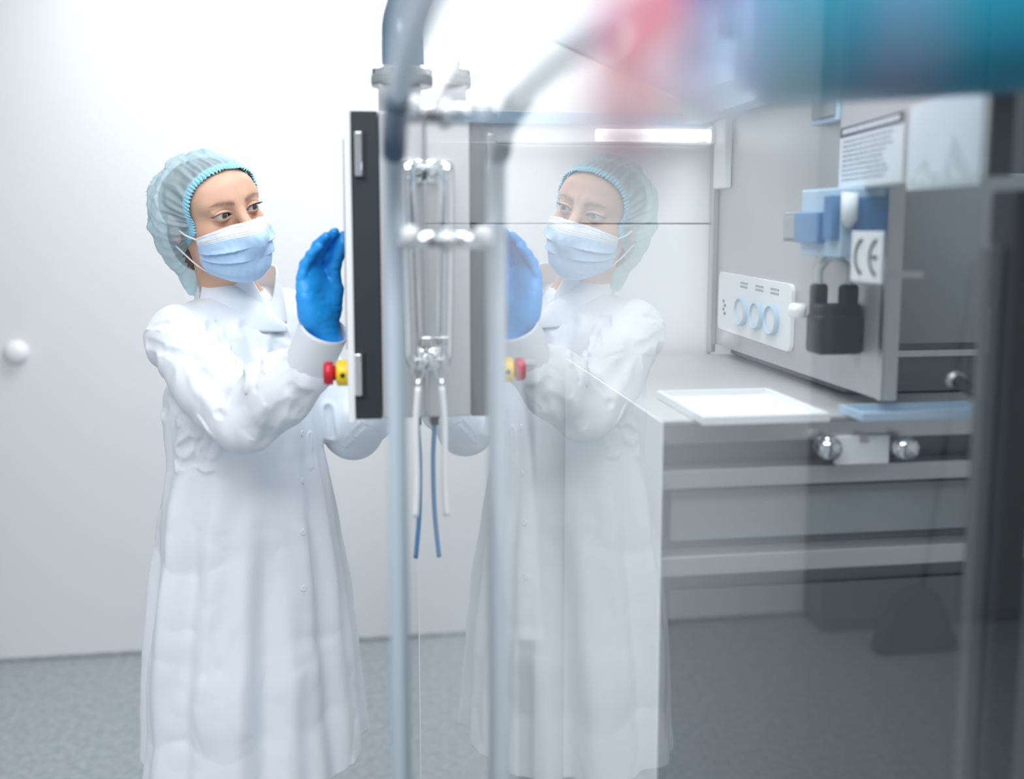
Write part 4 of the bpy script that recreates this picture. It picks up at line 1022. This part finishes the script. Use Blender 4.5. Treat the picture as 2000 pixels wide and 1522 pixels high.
# buttons on the placket
for px, py in ((590, 847), (591, 940), (592, 1040), (593, 1150)):
    h = march(coat_sdf, EY, unit(ray(px, py)), 1.3, 3.0)
    if h is None: continue
    n_ = unit(grad(coat_sdf, h[None])[0]); bm = bmesh.new(); lathe(bm, [(0.0055,0), (0.0060,0.0012), (0.0050,0.0022), (0.0035,0.0016)], h-n_*0.0005, n_, 24); obj('button', bm, WHITE_PLASTIC, coat, smooth=True)

# ------------------------------------------------------------------ gloves
def hand_sdf_factory(Wp, Uh, N, Sx, tip, fore, press=True):
    def L(s, u, n): return Wp + Sx*s + Uh*u + N*n
    B = [(0.027,0.082), (0.009,0.087), (-0.010,0.084), (-0.027,0.075)]
    fingers = []
    for i, (s, u_) in enumerate(B):
        b = L(s, u_, 0); T = tip + Sx*s*0.82 + Uh*[0.000,0.006,0.001,-0.014][i] + N*[0.006,0.002,-0.002,-0.006][i]
        m1 = b*0.56+T*0.44 - N*[0.010,0.011,0.010,0.009][i]; m2 = b*0.24+T*0.76 - N*[0.008,0.009,0.009,0.008][i]
        fingers.append([b, m1, m2, T])
    th = [L(0.026,0.022,0.008), L(0.034,0.050,0.012), L(0.030,0.085,0.016), tip+Sx*0.020+N*0.006-Uh*0.012]
    def f(P):
        q = P-Wp; s = q @ Sx; u_ = q @ Uh; n = q @ N
        k = np.stack([s, u_, n], 1)
        palm = ell(k, (-0.001,0.048,0.0), (0.038,0.054,0.0165))
        palm = smin(palm, ell(k, (-0.024,0.030,0.006), (0.016,0.034,0.014)), 0.012)
        palm = smin(palm, ell(k, (0.024,0.034,0.010), (0.016,0.030,0.015)), 0.012)
        wr_ = cap(P, Wp+Uh*0.012, fore, 0.0265, 0.0265)
        d = smin(palm, wr_, 0.022)
        for i, fg in enumerate(fingers):
            r = [0.0085,0.0088,0.0085,0.0080][i]; c = chain(P, fg, [r*1.0, r, r*0.94, r*0.84], 0.004); d = smin(d, c, 0.0010)
        d = smin(d, chain(P, th, [0.015,0.0125,0.0112,0.0095], 0.006), 0.006)
        t = (P-Wp) @ unit(fore-Wp)
        d = d + 0.0011*np.sin(t*420)*ss(0.028,0.045,t) + 0.0007*(1-2*np.abs(noise(P*np.array([45,45,90]), 31)))*ss(0.05,-0.01,t)*0.8 + 0.0003*noise(P*140, 32)
        return smax(d, P[:,0]-(xf-0.0022), 0.002) if press else d            # fingertips press flat on the screen
    return f
Nn = unit([0.78,-0.62,0.05]); Uh = unit(at(610, 540, 1.575)-at(622, 650, 1.575)); Nn = unit(Nn-Uh*np.dot(Nn, Uh)); Sx = np.cross(Nn, Uh); Sx = Sx if Sx[0] > 0 else -Sx
Wp = at(622, 634, 1.575); tip = at(646, 462, 1.56); fore = at(636, 668, 1.58)
hf_ = hand_sdf_factory(Wp, Uh, Nn, Sx, tip, fore)
c = at(620, 540, 1.575)
Vg, Fg = surface(hf_, np.arange(c[0]-0.075,c[0]+0.085,0.0015), np.arange(c[1]-0.09,c[1]+0.09,0.0015), np.arange(c[2]-0.13,c[2]+0.12,0.0015))
GLOVE = mat('blue_nitrile_glove', (0.020,0.36,0.93), 0.42)
link_mesh('glove', np_mesh('glove', Vg, Fg), GLOVE, person, smooth=True)
# other hand, held low behind the box
Uh2 = unit([0.05,-0.15,1.0]); N2 = unit(np.cross(Uh2, [0,0,1.0])); N2 = N2 if N2[1] < 0 else -N2; S2 = np.cross(N2, Uh2); S2 = S2 if S2[2] > 0 else -S2
W2 = WL+Uh2*0.062; tip2 = W2 + Uh2*0.155 + N2*0.02
h2 = hand_sdf_factory(W2, Uh2, N2, S2, tip2, W2-Uh2*0.05, False)
cc = W2+Uh2*0.06
Vg, Fg = surface(h2, np.arange(cc[0]-0.13,cc[0]+0.13,0.003), np.arange(cc[1]-0.12,cc[1]+0.12,0.003), np.arange(cc[2]-0.12,cc[2]+0.12,0.003))
link_mesh('glove', np_mesh('glove', Vg, Fg), GLOVE, person, smooth=True)

# ------------------------------------------------------------------ trousers and shoes
def trousers(P):
    d = None
    for s in (-1, 1):
        h = HIP + tl*s*0.085 + np.array([0,0,-0.03]); kn = h + tf*0.015 + np.array([0,0,-0.42]); an = np.array([kn[0], kn[1], 0.10]) - tf*0.02
        c = chain(P, [h, kn, an], [0.088,0.070,0.058], 0.03); d = c if d is None else smin(d, c, 0.02)
    d = smax(d, 0.07-P[:,2], 0.004); return d + 0.004*(1-2*np.abs(noise(P*np.array([14,14,7]), 41)))
Vt, Ft = surface(trousers, np.arange(-0.50,0.06,0.007), np.arange(1.70,2.24,0.007), np.arange(0.04,0.96,0.007))
link_mesh('trousers', np_mesh('trousers', Vt, Ft), COAT, person, smooth=True)
SHOE = mat('white_clog', (0.80,0.82,0.84), 0.4); SOLE = mat('grey_sole', (0.35,0.37,0.38), 0.6)
for s in (-1, 1):
    h = HIP + tl*s*0.085 - tf*0.01; 
    def shoe(P, h=h):
        q = P - h; k = np.stack([q @ tl, q @ tf, P[:,2]], 1)
        d = smin(ell(k, (0,0.10,0.045), (0.048,0.115,0.040)), ell(k, (0,-0.005,0.06), (0.040,0.062,0.055)), 0.03); return smax(d, 0.018-P[:,2], 0.003)
    Vs, Fs = surface(shoe, np.arange(h[0]-0.24,h[0]+0.30,0.005), np.arange(h[1]-0.30,h[1]+0.24,0.005), np.arange(0.0,0.14,0.005))
    so = link_mesh('shoe', np_mesh('shoe', Vs, Fs), SHOE, person, smooth=True)
    def sole(P, h=h):
        q = P - h; k = np.stack([q @ tl, q @ tf, P[:,2]*0], 1); d = smin(ell(k, (0,0.10,0), (0.050,0.118,1)), ell(k, (0,-0.005,0), (0.043,0.066,1)), 0.03); return smax(smax(d, P[:,2]-0.020, 0.002), 0.0005-P[:,2], 0.002)
    Vs, Fs = surface(sole, np.arange(h[0]-0.24,h[0]+0.30,0.004), np.arange(h[1]-0.30,h[1]+0.24,0.004), np.arange(-0.006,0.034,0.004))
    link_mesh('sole', np_mesh('sole', Vs, Fs), SOLE, so, smooth=True)
